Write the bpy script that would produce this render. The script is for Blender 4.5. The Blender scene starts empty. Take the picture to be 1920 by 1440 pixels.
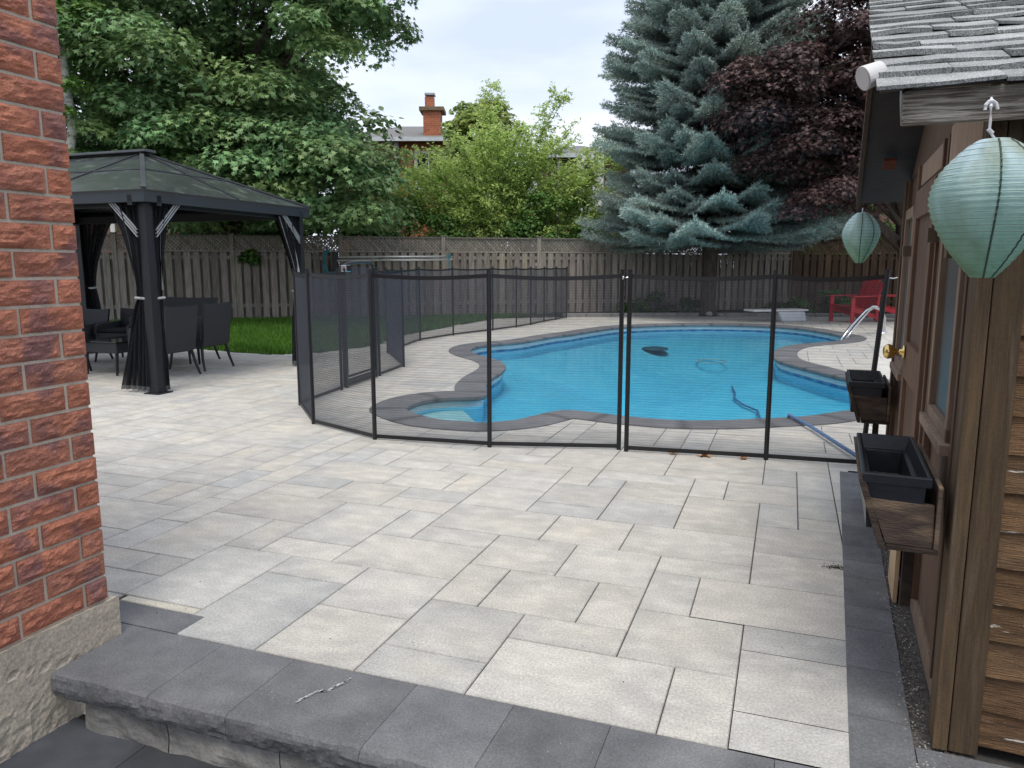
import bpy, bmesh, math, random
import numpy as np
from mathutils import Vector, noise
from mathutils.geometry import tessellate_polygon
R = math.radians
sc = bpy.context.scene
C = sc.collection
random.seed(7); rng = np.random.default_rng(11)

# ---------------------------------------------------------------- camera
FPX = 1420.0; HC = 1.32; PIT = math.atan(223 / 1420.0)
cd = bpy.data.cameras.new('camera'); cam = bpy.data.objects.new('camera', cd); C.objects.link(cam)
cam.location = (0, 0, HC); cam.rotation_euler = (math.pi / 2 - PIT, 0, 0)
cd.sensor_width = 36; cd.lens = FPX / 1920 * 36; cd.clip_start = 0.05; cd.clip_end = 1500
sc.camera = cam

# ---------------------------------------------------------------- sky and sun
w = bpy.data.worlds.new("World"); sc.world = w; w.use_nodes = True
nt = w.node_tree; N_ = nt.nodes; L_ = nt.links; N_.clear()
SUN_EL, SUN_AZ = R(66), R(188)
out = N_.new('ShaderNodeOutputWorld'); bg = N_.new('ShaderNodeBackground'); bg.inputs[1].default_value = 0.15
sky = N_.new('ShaderNodeTexSky'); sky.sky_type = 'NISHITA'; sky.sun_disc = False
sky.sun_elevation = SUN_EL; sky.sun_rotation = SUN_AZ; sky.dust_density = 2.0
tc = N_.new('ShaderNodeTexCoord'); mp = N_.new('ShaderNodeMapping'); mp.inputs['Scale'].default_value = (1.2, 1.2, 4.5)
no = N_.new('ShaderNodeTexNoise'); no.inputs['Scale'].default_value = 2.2; no.inputs['Detail'].default_value = 7; no.inputs['Roughness'].default_value = .5
rp = N_.new('ShaderNodeValToRGB')
rp.color_ramp.elements[0].position = .36; rp.color_ramp.elements[0].color = (3.25, 3.7, 4.65, 1)
rp.color_ramp.elements[1].position = .68; rp.color_ramp.elements[1].color = (5.1, 5.3, 5.7, 1)
mx = N_.new('ShaderNodeMix'); mx.data_type = 'RGBA'; mx.inputs[0].default_value = .93
L_.new(tc.outputs['Generated'], mp.inputs[0]); L_.new(mp.outputs[0], no.inputs['Vector']); L_.new(no.outputs[0], rp.inputs[0])
L_.new(sky.outputs[0], mx.inputs[6]); L_.new(rp.outputs[0], mx.inputs[7]); L_.new(mx.outputs[2], bg.inputs[0]); L_.new(bg.outputs[0], out.inputs[0])
sl = bpy.data.lights.new('sun', 'SUN'); sl.energy = 1.5; sl.angle = R(26); sl.color = (1, .95, .87)
so = bpy.data.objects.new('sun', sl); C.objects.link(so)
sd = Vector((math.cos(SUN_EL) * math.sin(SUN_AZ), math.cos(SUN_EL) * math.cos(SUN_AZ), math.sin(SUN_EL)))
so.rotation_euler = sd.to_track_quat('Z', 'Y').to_euler(); so.location = (0, 0, 30)
sc.view_settings.view_transform = 'Standard'; sc.view_settings.look = 'None'; sc.view_settings.exposure = 0.64; sc.view_settings.gamma = 1.0
sc.view_settings.use_curve_mapping = False
sc.cycles.max_bounces = 8; sc.cycles.transparent_max_bounces = 24; sc.cycles.caustics_reflective = False; sc.cycles.caustics_refractive = False

# ---------------------------------------------------------------- measuring helpers
_c, _s = math.cos(PIT), math.sin(PIT)
def ray(px, py):
    a = (px - 960) / FPX; b = -(py - 720) / FPX
    return (a, _c + b * _s, -_s + b * _c)
def G(px, py, z=0.0):                      # a point of the level z
    r = ray(px, py); t = (z - HC) / r[2]; return (r[0] * t, r[1] * t)
def AT(px, py, Y):                         # a point at distance Y
    r = ray(px, py); t = Y / r[1]; return Vector((r[0] * t, Y, HC + r[2] * t))
HU = R(20)
U2 = Vector((math.sin(HU), math.cos(HU), 0)); V2 = Vector((math.cos(HU), -math.sin(HU), 0))
def P(u, v, z=0.0):                        # patio axes
    return U2 * u + V2 * v + Vector((0, 0, z))
TS = R(22.7); DS = Vector((math.sin(TS), math.cos(TS), 0)); NS = Vector((math.cos(TS), -math.sin(TS), 0)); WS, S0 = .3322, 2.2326
def S(s, n, z=0.0):                        # shed axes: s along its door wall, n into the shed
    return DS * (S0 + s) + NS * (WS + n) + Vector((0, 0, z))
ZV = Vector((0, 0, 1))

# ---------------------------------------------------------------- mesh helpers
def origin(o):
    p = Vector((0, 0, 0))
    while o is not None: p = p + o.location; o = o.parent
    return p
class MB:
    def __init__(s): s.V = []; s.F = []; s.T = []
    def add(s, vs, fs, t=1.0):
        b = len(s.V); s.V += [tuple(v) for v in vs]; s.F += [tuple(b + i for i in f) for f in fs]
        tt = t if isinstance(t, tuple) else (t, t, t); s.T += [tt] * len(vs); return s
    def par(s, o, a, b, c, t=1.0):          # parallelepiped from corner o
        o = Vector(o); a = Vector(a); b = Vector(b); c = Vector(c)
        vs = [o, o + a, o + a + b, o + b, o + c, o + a + c, o + a + b + c, o + b + c]
        fs = [(0, 3, 2, 1), (4, 5, 6, 7), (0, 1, 5, 4), (1, 2, 6, 5), (2, 3, 7, 6), (3, 0, 4, 7)]
        if a.cross(b).dot(c) < 0: fs = [tuple(reversed(f)) for f in fs]
        return s.add(vs, fs, t)
    def box(s, x0, x1, y0, y1, z0, z1, t=1.0, f=None):
        f = f or (lambda x, y, z: Vector((x, y, z)))
        o = f(x0, y0, z0); return s.par(o, f(x1, y0, z0) - o, f(x0, y1, z0) - o, f(x0, y0, z1) - o, t)
    def prism(s, pts, d, t=1.0):            # polygon extruded by vector d
        n = len(pts); pts = [Vector(p) for p in pts]; d = Vector(d)
        vs = pts + [p + d for p in pts]
        fs = [tuple(range(n - 1, -1, -1)), tuple(range(n, 2 * n))] + [(i, (i + 1) % n, n + (i + 1) % n, n + i) for i in range(n)]
        return s.add(vs, fs, t)
    def bar(s, a, b, w, h=None, up=ZV, t=1.0):
        a = Vector(a); b = Vector(b); h = h or w; d = (b - a)
        x = d.cross(up)
        if x.length < 1e-5: x = d.cross(Vector((1, 0, 0)))
        x.normalize(); y = x.cross(d).normalized()
        return s.par(a - x * w / 2 - y * h / 2, x * w, y * h, d, t)
    def tube(s, pts, rad, n=8, t=1.0, cap=True):
        pts = [Vector(p) for p in pts]; m = len(pts)
        rad = rad if isinstance(rad, (list, tuple)) else [rad] * m
        vs = []; ref = Vector((0.13, .21, 1)).normalized()
        for i, p in enumerate(pts):
            d = (pts[min(i + 1, m - 1)] - pts[max(i - 1, 0)]).normalized()
            x = d.cross(ref)
            if x.length < .2: x = d.cross(Vector((1, 0, 0.1)))
            x.normalize(); y = d.cross(x)
            for k in range(n):
                a = 2 * math.pi * k / n; vs.append(p + (x * math.cos(a) + y * math.sin(a)) * rad[i])
        fs = []
        for i in range(m - 1):
            for k in range(n):
                fs.append((i * n + k, i * n + (k + 1) % n, (i + 1) * n + (k + 1) % n, (i + 1) * n + k))
        if cap: fs += [tuple(range(n - 1, -1, -1)), tuple(range((m - 1) * n, m * n))]
        return s.add(vs, fs, t)
    def lathe(s, prof, c, n=32, t=1.0, wob=None):
        c = Vector(c); vs = []
        for j, (r, z) in enumerate(prof):
            for k in range(n):
                a = 2 * math.pi * k / n; rr = r * (1 + (wob(a, j) if wob else 0)); vs.append(c + Vector((rr * math.cos(a), rr * math.sin(a), z)))
        fs = [(j * n + k, j * n + (k + 1) % n, (j + 1) * n + (k + 1) % n, (j + 1) * n + k) for j in range(len(prof) - 1) for k in range(n)]
        return s.add(vs, fs, t)
    def build(s, name, m, parent=None, smooth=False, bevel=0):
        me = bpy.data.meshes.new(name); q = origin(parent)
        me.from_pydata([(v[0] - q.x, v[1] - q.y, v[2] - q.z) for v in s.V], [], s.F)
        a = me.color_attributes.new('tint', 'FLOAT_COLOR', 'POINT')
        arr = np.ones((len(s.V), 4), np.float32); arr[:, :3] = np.array(s.T, np.float32).reshape(-1, 3) if s.T else 1
        a.data.foreach_set('color', arr.ravel()); me.materials.append(m)
        if smooth: me.polygons.foreach_set('use_smooth', [True] * len(me.polygons))
        me.update(); o = bpy.data.objects.new(name, me); C.objects.link(o)
        if parent: o.parent = parent
        if bevel:
            b = o.modifiers.new('bevel', 'BEVEL'); b.width = bevel; b.segments = 2; b.limit_method = 'ANGLE'; b.angle_limit = R(40)
        return o
def tag(o, label=None, cat=None, group=None, kind=None):
    if label: o['label'] = label
    if cat: o['category'] = cat
    if group: o['group'] = group
    if kind: o['kind'] = kind
    return o
def empty(name, loc, label, cat, group=None, rz=0):
    o = bpy.data.objects.new(name, None); C.objects.link(o); o.location = loc; o.rotation_euler = (0, 0, rz); o.empty_display_size = .1
    return tag(o, label, cat, group)
def kids(o): return [c for c in bpy.data.objects if c.parent == o]
def copy_tree(o, loc=None, rz=None, label=None, parent=None):
    c = o.copy(); C.objects.link(c); c.parent = parent
    for ch in kids(o): copy_tree(ch, parent=c)
    if loc is not None: c.location = loc
    if rz is not None: c.rotation_euler = (0, 0, rz)
    if label: c['label'] = label
    return c
def struct(o, name=None): o['kind'] = 'structure'; return o
def batch(name, V, nv, faces, tint, m, parent=None):     # many copies of one small template, V is (N,nv,3)
    N = V.shape[0]; q = origin(parent); V = V.reshape(-1, 3) - np.array([q.x, q.y, q.z])
    me = bpy.data.meshes.new(name); me.vertices.add(N * nv); me.vertices.foreach_set('co', V.astype(np.float32).ravel())
    k = len(faces[0]); f = np.array(faces).reshape(-1); nf = len(faces)
    idx = (f[None, :] + (np.arange(N) * nv)[:, None]).ravel()
    me.loops.add(len(idx)); me.loops.foreach_set('vertex_index', idx.astype(np.int32))
    me.polygons.add(N * nf); me.polygons.foreach_set('loop_start', (np.arange(N * nf) * k).astype(np.int32))
    me.update(calc_edges=True); me.validate()
    a = me.color_attributes.new('tint', 'FLOAT_COLOR', 'POINT')
    arr = np.ones((N, nv, 4), np.float32); arr[:, :, :3] = tint[:, None, :]
    a.data.foreach_set('color', arr.ravel()); me.materials.append(m)
    o = bpy.data.objects.new(name, me); C.objects.link(o)
    if parent: o.parent = parent
    return o

# ---------------------------------------------------------------- materials
def nd(t, k, **kw):
    n = t.nodes.new(k)
    for a, b in kw.items(): setattr(n, a, b)
    return n
def mat(name, col, col2=None, rough=.8, scale=6, stretch=(1, 1, 1), rot=0, detail=5, lo=.35, hi=.65, bump=.2, bs=40, bstretch=None, bdist=.01,
        metal=0, spec=.3, spk=0, spks=300, blotch=None, bl_scale=2, bl_lo=.55, bl_hi=.7, transl=0, alpha=None, coat=0):
    m = bpy.data.materials.new(name); m.use_nodes = True; t = m.node_tree; t.nodes.clear(); L = t.links.new
    o = nd(t, 'ShaderNodeOutputMaterial'); b = nd(t, 'ShaderNodeBsdfPrincipled'); L(b.outputs[0], o.inputs[0])
    tcn = nd(t, 'ShaderNodeTexCoord'); mr = nd(t, 'ShaderNodeMapping'); mr.inputs['Rotation'].default_value = (0, 0, rot); L(tcn.outputs['Object'], mr.inputs[0])
    mpn = nd(t, 'ShaderNodeMapping'); mpn.inputs['Scale'].default_value = stretch; L(mr.outputs[0], mpn.inputs[0])
    n1 = nd(t, 'ShaderNodeTexNoise'); n1.inputs['Scale'].default_value = scale; n1.inputs['Detail'].default_value = detail; n1.inputs['Roughness'].default_value = .6
    L(mpn.outputs[0], n1.inputs['Vector'])
    r = nd(t, 'ShaderNodeMapRange'); r.inputs[1].default_value = lo; r.inputs[2].default_value = hi; L(n1.outputs[0], r.inputs[0])
    col2 = col2 or tuple(c * .7 for c in col)
    mi = nd(t, 'ShaderNodeMix', data_type='RGBA'); mi.inputs[6].default_value = (*col, 1); mi.inputs[7].default_value = (*col2, 1); L(r.outputs[0], mi.inputs[0])
    cur = mi.outputs[2]
    if blotch:
        n3 = nd(t, 'ShaderNodeTexNoise'); n3.inputs['Scale'].default_value = bl_scale; n3.inputs['Detail'].default_value = 6; L(mpn.outputs[0], n3.inputs['Vector'])
        r3 = nd(t, 'ShaderNodeMapRange'); r3.inputs[1].default_value = bl_lo; r3.inputs[2].default_value = bl_hi; L(n3.outputs[0], r3.inputs[0])
        m3 = nd(t, 'ShaderNodeMix', data_type='RGBA'); m3.inputs[7].default_value = (*blotch, 1); L(r3.outputs[0], m3.inputs[0]); L(cur, m3.inputs[6]); cur = m3.outputs[2]
    if spk:
        n4 = nd(t, 'ShaderNodeTexNoise'); n4.inputs['Scale'].default_value = spks; n4.inputs['Detail'].default_value = 2; L(tcn.outputs['Object'], n4.inputs['Vector'])
        r4 = nd(t, 'ShaderNodeMapRange'); r4.inputs[1].default_value = .3; r4.inputs[2].default_value = .7; r4.inputs[3].default_value = 1 - spk; r4.inputs[4].default_value = 1 + spk; L(n4.outputs[0], r4.inputs[0])
        m4 = nd(t, 'ShaderNodeVectorMath', operation='SCALE'); L(cur, m4.inputs[0]); L(r4.outputs[0], m4.inputs['Scale']); cur = m4.outputs[0]
    at = nd(t, 'ShaderNodeAttribute', attribute_name='tint')
    mm = nd(t, 'ShaderNodeMix', data_type='RGBA', blend_type='MULTIPLY'); mm.inputs[0].default_value = 1; L(cur, mm.inputs[6]); L(at.outputs['Color'], mm.inputs[7])
    L(mm.outputs[2], b.inputs['Base Color'])
    b.inputs['Roughness'].default_value = rough; b.inputs['Metallic'].default_value = metal; b.inputs['Specular IOR Level'].default_value = spec
    if coat: b.inputs['Coat Weight'].default_value = coat
    if bump:
        mb = nd(t, 'ShaderNodeMapping'); mb.inputs['Scale'].default_value = bstretch or stretch; L(mr.outputs[0], mb.inputs[0])
        n2 = nd(t, 'ShaderNodeTexNoise'); n2.inputs['Scale'].default_value = bs; n2.inputs['Detail'].default_value = 4; L(mb.outputs[0], n2.inputs['Vector'])
        bn = nd(t, 'ShaderNodeBump'); bn.inputs['Strength'].default_value = bump; bn.inputs['Distance'].default_value = bdist; L(n2.outputs[0], bn.inputs['Height']); L(bn.outputs[0], b.inputs['Normal'])
    if transl:
        tr = nd(t, 'ShaderNodeBsdfTranslucent'); L(mm.outputs[2], tr.inputs[0]); ms = nd(t, 'ShaderNodeMixShader'); ms.inputs[0].default_value = transl
        L(b.outputs[0], ms.inputs[1]); L(tr.outputs[0], ms.inputs[2]); L(ms.outputs[0], o.inputs[0])
    if alpha is not None: b.inputs['Alpha'].default_value = alpha
    return m
M_ = {}
M_['paver'] = mat('paver_stone', (.54, .515, .465), (.43, .415, .385), rough=.85, scale=2.6, stretch=(1.5, 2.4, 1), rot=HU, detail=10, lo=.3, hi=.72, bump=.4, bs=180, bdist=.003, spk=.20, spks=120,
                 blotch=(.60, .575, .52), bl_scale=5.5, bl_lo=.45, bl_hi=.75)
M_['sand'] = mat('joint_sand', (.07, .065, .06), rough=1, scale=60)
M_['darkslab'] = mat('dark_slab', (.172, .174, .180), (.125, .127, .133), rough=.85, scale=7, detail=10, bump=.5, bs=90, bdist=.004, spk=.2, spks=140, blotch=(.255, .257, .262), bl_scale=2.3, bl_lo=.55, bl_hi=.85)
M_['landing'] = mat('landing_slab', (.075, .08, .092), (.05, .054, .063), rough=.7, scale=4, bump=.3, bs=100, bdist=.004, spk=.12, blotch=(.11, .12, .14), bl_scale=3, bl_lo=.6, bl_hi=.85)
M_['coping'] = mat('coping_stone', (.185, .185, .19), (.14, .14, .145), rough=.75, scale=4, bump=.2, bs=90, spk=.08)
M_['riser'] = mat('riser_stone', (.32, .31, .29), (.19, .185, .18), rough=.9, scale=7, bump=.8, bs=30, bdist=.012, spk=.12)
M_['brick'] = mat('rock_face_brick', (.46, .185, .115), (.35, .135, .088), rough=.9, scale=9, detail=7, lo=.38, hi=.6, bump=.75, bs=60, bstretch=(1.3, 1.3, 2.2), bdist=.006, spk=.22, spks=200,
                 blotch=(.25, .115, .10), bl_scale=7, bl_lo=.52, bl_hi=.62)
M_['brickplain'] = mat('brick_plain', (.36, .12, .06), (.24, .08, .055), rough=.9, scale=6)
M_['mortar'] = mat('mortar', (.52, .44, .36), (.42, .36, .29), rough=1, scale=25, bump=.5, bs=150, bdist=.003, spk=.15)
M_['footing'] = mat('parged_concrete', (.52, .45, .36), (.38, .33, .26), rough=.95, scale=5, detail=9, bump=.5, bs=60, bdist=.006, spk=.2, spks=120, blotch=(.22, .19, .15), bl_scale=4, bl_lo=.56, bl_hi=.75)
M_['gravel'] = mat('grit', (.17, .155, .14), (.06, .055, .05), rough=1, scale=90, bump=1, bs=160, bdist=.01, spk=.5, spks=250)
M_['soil'] = mat('soil', (.09, .075, .055), (.05, .06, .03), rough=1, scale=3, bump=.5)
M_['mulch'] = mat('mulch', (.045, .033, .026), (.02, .016, .014), rough=1, scale=30, bump=1, bs=60, bdist=.03)
M_['lawn'] = mat('lawn_soil', (.035, .085, .015), (.025, .055, .01), rough=1, scale=8)
M_['grass'] = mat('grass_blade', (.10, .24, .03), (.06, .16, .02), rough=.6, scale=2, bump=0, transl=.35)
M_['fencewood'] = mat('weathered_wood', (.30, .265, .225), (.17, .15, .13), rough=.9, scale=4, stretch=(9, 9, .8), detail=8, bump=.4, bs=30, bstretch=(6, 6, .5), spk=.06, spks=80)
M_['brownfence'] = mat('brown_fence_wood', (.15, .10, .07), (.085, .06, .045), rough=.9, scale=4, stretch=(9, 9, .8), bump=.4, bs=30, bstretch=(6, 6, .5))
M_['shedwood'] = mat('stained_shed_wood', (.115, .077, .042), (.062, .042, .026), rough=.82, scale=5, stretch=(12, 12, .7), detail=9, bump=.55, bs=26, bstretch=(10, 10, .5), bdist=.006, spk=.14, spks=200,
                      blotch=(.155, .12, .085), bl_scale=2.4, bl_lo=.55, bl_hi=.72)
M_['sidewood'] = mat('door_wall_wood', (.165, .102, .066), (.10, .06, .04), rough=.8, scale=5, stretch=(12, 12, .7), detail=7, bump=.35, bs=26, bstretch=(10, 10, .5), bdist=.005)
M_['trimwood'] = mat('trim_wood', (.31, .225, .165), (.20, .14, .10), rough=.85, scale=5, stretch=(12, 12, .7), detail=7, bump=.3, bs=26, bstretch=(10, 10, .5), bdist=.005)
M_['boxwood'] = mat('window_box_wood', (.085, .06, .045), (.045, .033, .028), rough=.85, scale=4, stretch=(3, 3, 12), rot=TS, bump=.4, bs=20, blotch=(.17, .12, .08), bl_scale=1.5, bl_lo=.55, bl_hi=.7)
M_['sill'] = mat('bare_sill_wood', (.34, .25, .17), (.22, .16, .11), rough=.9, scale=5, stretch=(2, 12, 2), rot=TS)
M_['soffit'] = mat('dark_soffit', (.035, .026, .024), (.02, .017, .017), rough=.6, scale=4)
M_['tan'] = mat('sheathing', (.62, .45, .28), (.5, .36, .22), rough=.9, scale=12, bump=.3)
M_['black'] = mat('black_powder_coat', (.012, .012, .014), (.008, .008, .01), rough=.45, scale=3, bump=0, spec=.5)
M_['gazmetal'] = mat('gazebo_metal', (.011, .012, .016), (.008, .009, .012), rough=.5, scale=3, bump=0, spec=.4)
M_['fasciagaz'] = mat('gazebo_fascia', (.020, .028, .034), (.015, .02, .025), rough=.4, scale=2, bump=0, spec=.5)
M_['bracebar'] = mat('brace_bar', (.42, .43, .45), rough=.4, scale=3, bump=0, metal=.3)
M_['curtain'] = mat('curtain_mesh', (.014, .015, .02), (.008, .009, .012), rough=.9, scale=6, stretch=(6, 6, .4), bump=.3, bs=10, bstretch=(5, 5, .3), bdist=.03, alpha=.93)
M_['hem'] = mat('curtain_hem', (.16, .165, .175), rough=.9, scale=6, alpha=.9)
M_['hemlight'] = mat('curtain_lining', (.40, .42, .43), (.25, .26, .27), rough=.9, scale=14)
M_['rattan'] = mat('black_rattan', (.042, .045, .052), (.022, .023, .028), rough=.6, scale=60, stretch=(1, 1, 3), bump=.6, bs=110, bstretch=(1, 1, 1.6), bdist=.006, spec=.4)
M_['cushion'] = mat('black_cushion', (.018, .018, .021), rough=.9, scale=10)
M_['chrome'] = mat('chrome', (.72, .73, .74), rough=.16, scale=3, bump=0, metal=1)
M_['alu'] = mat('aluminium', (.72, .72, .70), rough=.4, scale=3, bump=0, metal=.5)
M_['brass'] = mat('brass', (.78, .58, .22), (.7, .5, .18), rough=.22, scale=10, bump=0, metal=1)
M_['white'] = mat('white_paint', (.72, .71, .70), (.62, .61, .6), rough=.6, scale=4, bump=0)
M_['whiteboard'] = mat('white_board', (.62, .66, .68), (.5, .54, .57), rough=.6, scale=4, bump=0)
M_['teal'] = mat('teal_webbing', (.03, .22, .28), rough=.7, scale=8, bump=0)
M_['bluehose'] = mat('blue_hose', (.14, .24, .42), (.10, .18, .34), rough=.5, scale=20, bump=.5, bs=60)
M_['red'] = mat('red_plastic', (.48, .022, .03), (.38, .018, .025), rough=.5, scale=4, bump=.15, bs=60, spec=.4)
M_['potplastic'] = mat('black_plastic', (.014, .016, .022), (.009, .01, .015), rough=.38, scale=9, bump=.1, bs=60, spec=.5, blotch=(.035, .037, .042), bl_scale=6, bl_lo=.6, bl_hi=.8)
M_['lantern'] = mat('lantern_paper', (.60, .84, .72), (.46, .70, .59), rough=.85, scale=9, stretch=(2.5, 2.5, .8), detail=5, lo=.4, hi=.62, bump=.7, bs=16, bstretch=(2, 2, .8), bdist=.015, transl=.5, blotch=(.40, .52, .34), bl_scale=3, bl_lo=.52, bl_hi=.66)
M_['lanternrib'] = mat('lantern_rib', (.32, .45, .40), rough=.8, scale=9, bump=0)
M_['lanternseam'] = mat('lantern_seam', (.07, .11, .09), rough=.8, scale=9, bump=0)
M_['string'] = mat('white_cord', (.7, .7, .72), rough=.8, scale=9, bump=0)
M_['shingle'] = mat('asphalt_shingle', (.38, .39, .38), (.25, .26, .255), rough=.95, scale=7, bump=.6, bs=260, bdist=.004, spk=.75, spks=330)
M_['beam'] = mat('weathered_beam', (.52, .48, .42), (.16, .135, .11), rough=.95, scale=8, stretch=(1.0, 14, 18), rot=TS, detail=10, lo=.42, hi=.6, bump=1, bs=14, bstretch=(1.5, 16, 22), bdist=.012, blotch=(.14, .11, .085), bl_scale=1.5, bl_lo=.56, bl_hi=.66)
M_['rooffar'] = mat('far_shingle', (.22, .215, .21), rough=.95, scale=12)
M_['bark'] = mat('bark', (.10, .08, .065), (.05, .04, .033), rough=1, scale=8, stretch=(3, 3, .6), bump=.8, bs=20, bdist=.03)
M_['birch'] = mat('birch_bark', (.62, .60, .56), (.2, .19, .18), rough=.9, scale=6, stretch=(1, 1, 4), lo=.5, hi=.7)
M_['maple'] = mat('maple_leaf', (.225, .35, .135), (.165, .275, .11), rough=.5, scale=.6, bump=0, transl=.3, spec=.5)
M_['purple'] = mat('purple_leaf', (.115, .068, .062), (.078, .048, .048), rough=.55, scale=.8, bump=0, transl=.2, spec=.35)
M_['spruce'] = mat('spruce_needle', (.31, .38, .335), (.22, .28, .25), rough=.6, scale=1, bump=0, transl=.08, spec=.35)
M_['locust'] = mat('light_leaf', (.48, .60, .20), (.40, .53, .16), rough=.55, scale=.8, bump=0, transl=.5)
M_['hedge'] = mat('hedge_leaf', (.16, .30, .07), (.10, .20, .045), rough=.55, scale=.8, bump=0, transl=.25)
M_['dryleaf'] = mat('dry_leaf', (.40, .20, .08), (.28, .12, .05), rough=.8, scale=30, bump=0)
M_['rock'] = mat('garden_rock', (.36, .34, .30), rough=.95, scale=12)
M_['kerb'] = mat('kerb_stone', (.30, .29, .275), (.22, .21, .2), rough=.95, scale=6)
M_['liner'] = mat('pool_liner', (.19, .69, .91), (.15, .61, .87), rough=.5, scale=1.2, bump=0, blotch=(.27, .74, .91), bl_scale=3, bl_lo=.5, bl_hi=.8)
M_['linertop'] = mat('liner_white', (.60, .68, .70), (.5, .6, .64), rough=.4, scale=8, bump=0)
M_['poolstep'] = mat('pool_step_vinyl', (.72, .80, .80), rough=.5, scale=3, bump=0)
M_['drain'] = mat('drain_grate', (.05, .14, .2), rough=.6, scale=5, bump=0)
M_['terracotta'] = mat('red_thing', (.4, .1, .05), rough=.8, scale=5)

def tile_mat():
    m = mat('blue_mosaic', (.02, .10, .26), (.03, .20, .38), rough=.25, scale=30, bump=0, lo=.45, hi=.55)
    return m
M_['tile'] = tile_mat()
def mesh_mat():
    m = bpy.data.materials.new('pool_fence_mesh'); m.use_nodes = True; t = m.node_tree; t.nodes.clear(); L = t.links.new
    o = nd(t, 'ShaderNodeOutputMaterial'); d = nd(t, 'ShaderNodeBsdfDiffuse'); d.inputs[0].default_value = (.075, .08, .095, 1)
    tr = nd(t, 'ShaderNodeBsdfTransparent'); ms = nd(t, 'ShaderNodeMixShader')
    ge = nd(t, 'ShaderNodeNewGeometry'); dt = nd(t, 'ShaderNodeVectorMath', operation='DOT_PRODUCT'); L(ge.outputs['Normal'], dt.inputs[0]); L(ge.outputs['Incoming'], dt.inputs[1])
    ab = nd(t, 'ShaderNodeMath', operation='ABSOLUTE'); L(dt.outputs['Value'], ab.inputs[0])
    mxx = nd(t, 'ShaderNodeMath', operation='MAXIMUM'); L(ab.outputs[0], mxx.inputs[0]); mxx.inputs[1].default_value = .06
    iv = nd(t, 'ShaderNodeMath', operation='DIVIDE'); iv.inputs[0].default_value = 1; L(mxx.outputs[0], iv.inputs[1])
    # open area of the weave: horizontal threads, slightly uneven
    tcn = nd(t, 'ShaderNodeTexCoord'); sx = nd(t, 'ShaderNodeSeparateXYZ'); L(tcn.outputs['Object'], sx.inputs[0])
    mu = nd(t, 'ShaderNodeMath', operation='MULTIPLY'); mu.inputs[1].default_value = 2 * math.pi / .0185; L(sx.outputs['Z'], mu.inputs[0])
    si = nd(t, 'ShaderNodeMath', operation='SINE'); L(mu.outputs[0], si.inputs[0])
    nn = nd(t, 'ShaderNodeTexNoise'); nn.inputs['Scale'].default_value = 6; L(tcn.outputs['Object'], nn.inputs['Vector'])
    mr = nd(t, 'ShaderNodeMapRange'); mr.inputs[1].default_value = -1; mr.inputs[2].default_value = 1; mr.inputs[3].default_value = .66; mr.inputs[4].default_value = .79; L(si.outputs[0], mr.inputs[0])
    ad = nd(t, 'ShaderNodeMath', operation='MULTIPLY_ADD'); ad.inputs[1].default_value = .06; L(nn.outputs[0], ad.inputs[0]); L(mr.outputs[0], ad.inputs[2])
    sb = nd(t, 'ShaderNodeMath', operation='SUBTRACT'); L(ad.outputs[0], sb.inputs[0]); sb.inputs[1].default_value = .03
    pw = nd(t, 'ShaderNodeMath', operation='POWER'); L(sb.outputs[0], pw.inputs[0]); L(iv.outputs[0], pw.inputs[1])
    L(pw.outputs[0], ms.inputs[0]); L(d.outputs[0], ms.inputs[1]); L(tr.outputs[0], ms.inputs[2]); L(ms.outputs[0], o.inputs[0]); return m
M_['mesh'] = mesh_mat()
def water_mat():
    m = bpy.data.materials.new('pool_water'); m.use_nodes = True; t = m.node_tree; t.nodes.clear(); L = t.links.new
    o = nd(t, 'ShaderNodeOutputMaterial'); tr = nd(t, 'ShaderNodeBsdfTransparent'); tr.inputs[0].default_value = (.70, .95, .995, 1)
    gl = nd(t, 'ShaderNodeBsdfGlossy'); gl.inputs['Roughness'].default_value = .06
    tcn = nd(t, 'ShaderNodeTexCoord'); n = nd(t, 'ShaderNodeTexNoise'); n.inputs['Scale'].default_value = 2.6; n.inputs['Detail'].default_value = 4; L(tcn.outputs['Object'], n.inputs['Vector'])
    b = nd(t, 'ShaderNodeBump'); b.inputs['Strength'].default_value = .5; b.inputs['Distance'].default_value = .02; L(n.outputs[0], b.inputs['Height'])
    fr = nd(t, 'ShaderNodeFresnel'); fr.inputs[0].default_value = 1.33; L(b.outputs[0], fr.inputs['Normal']); L(b.outputs[0], gl.inputs['Normal'])
    ml = nd(t, 'ShaderNodeMath', operation='MULTIPLY'); ml.inputs[1].default_value = .85; L(fr.outputs[0], ml.inputs[0])
    ms = nd(t, 'ShaderNodeMixShader'); L(ml.outputs[0], ms.inputs[0]); L(tr.outputs[0], ms.inputs[1]); L(gl.outputs[0], ms.inputs[2]); L(ms.outputs[0], o.inputs[0]); return m
M_['water'] = water_mat()
def glass_mat(name, col, rough=.05):
    m = mat(name, col, rough=rough, scale=2, bump=0, spec=.8); return m
M_['glass'] = glass_mat('dark_glass', (.03, .035, .04))
M_['winglass'] = glass_mat('dusty_glass', (.09, .088, .085), .4)
M_['tableglass'] = glass_mat('table_glass', (.02, .025, .03), .06)
M_['roofpanel'] = mat('smoked_roof_panel', (.062, .072, .070), (.045, .053, .052), rough=.18, scale=2.2, stretch=(2.5, 2.5, .5), bump=.05, bs=3, spec=.6, blotch=(.16, .18, .16), bl_scale=2.6, bl_lo=.56, bl_hi=.72)

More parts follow.
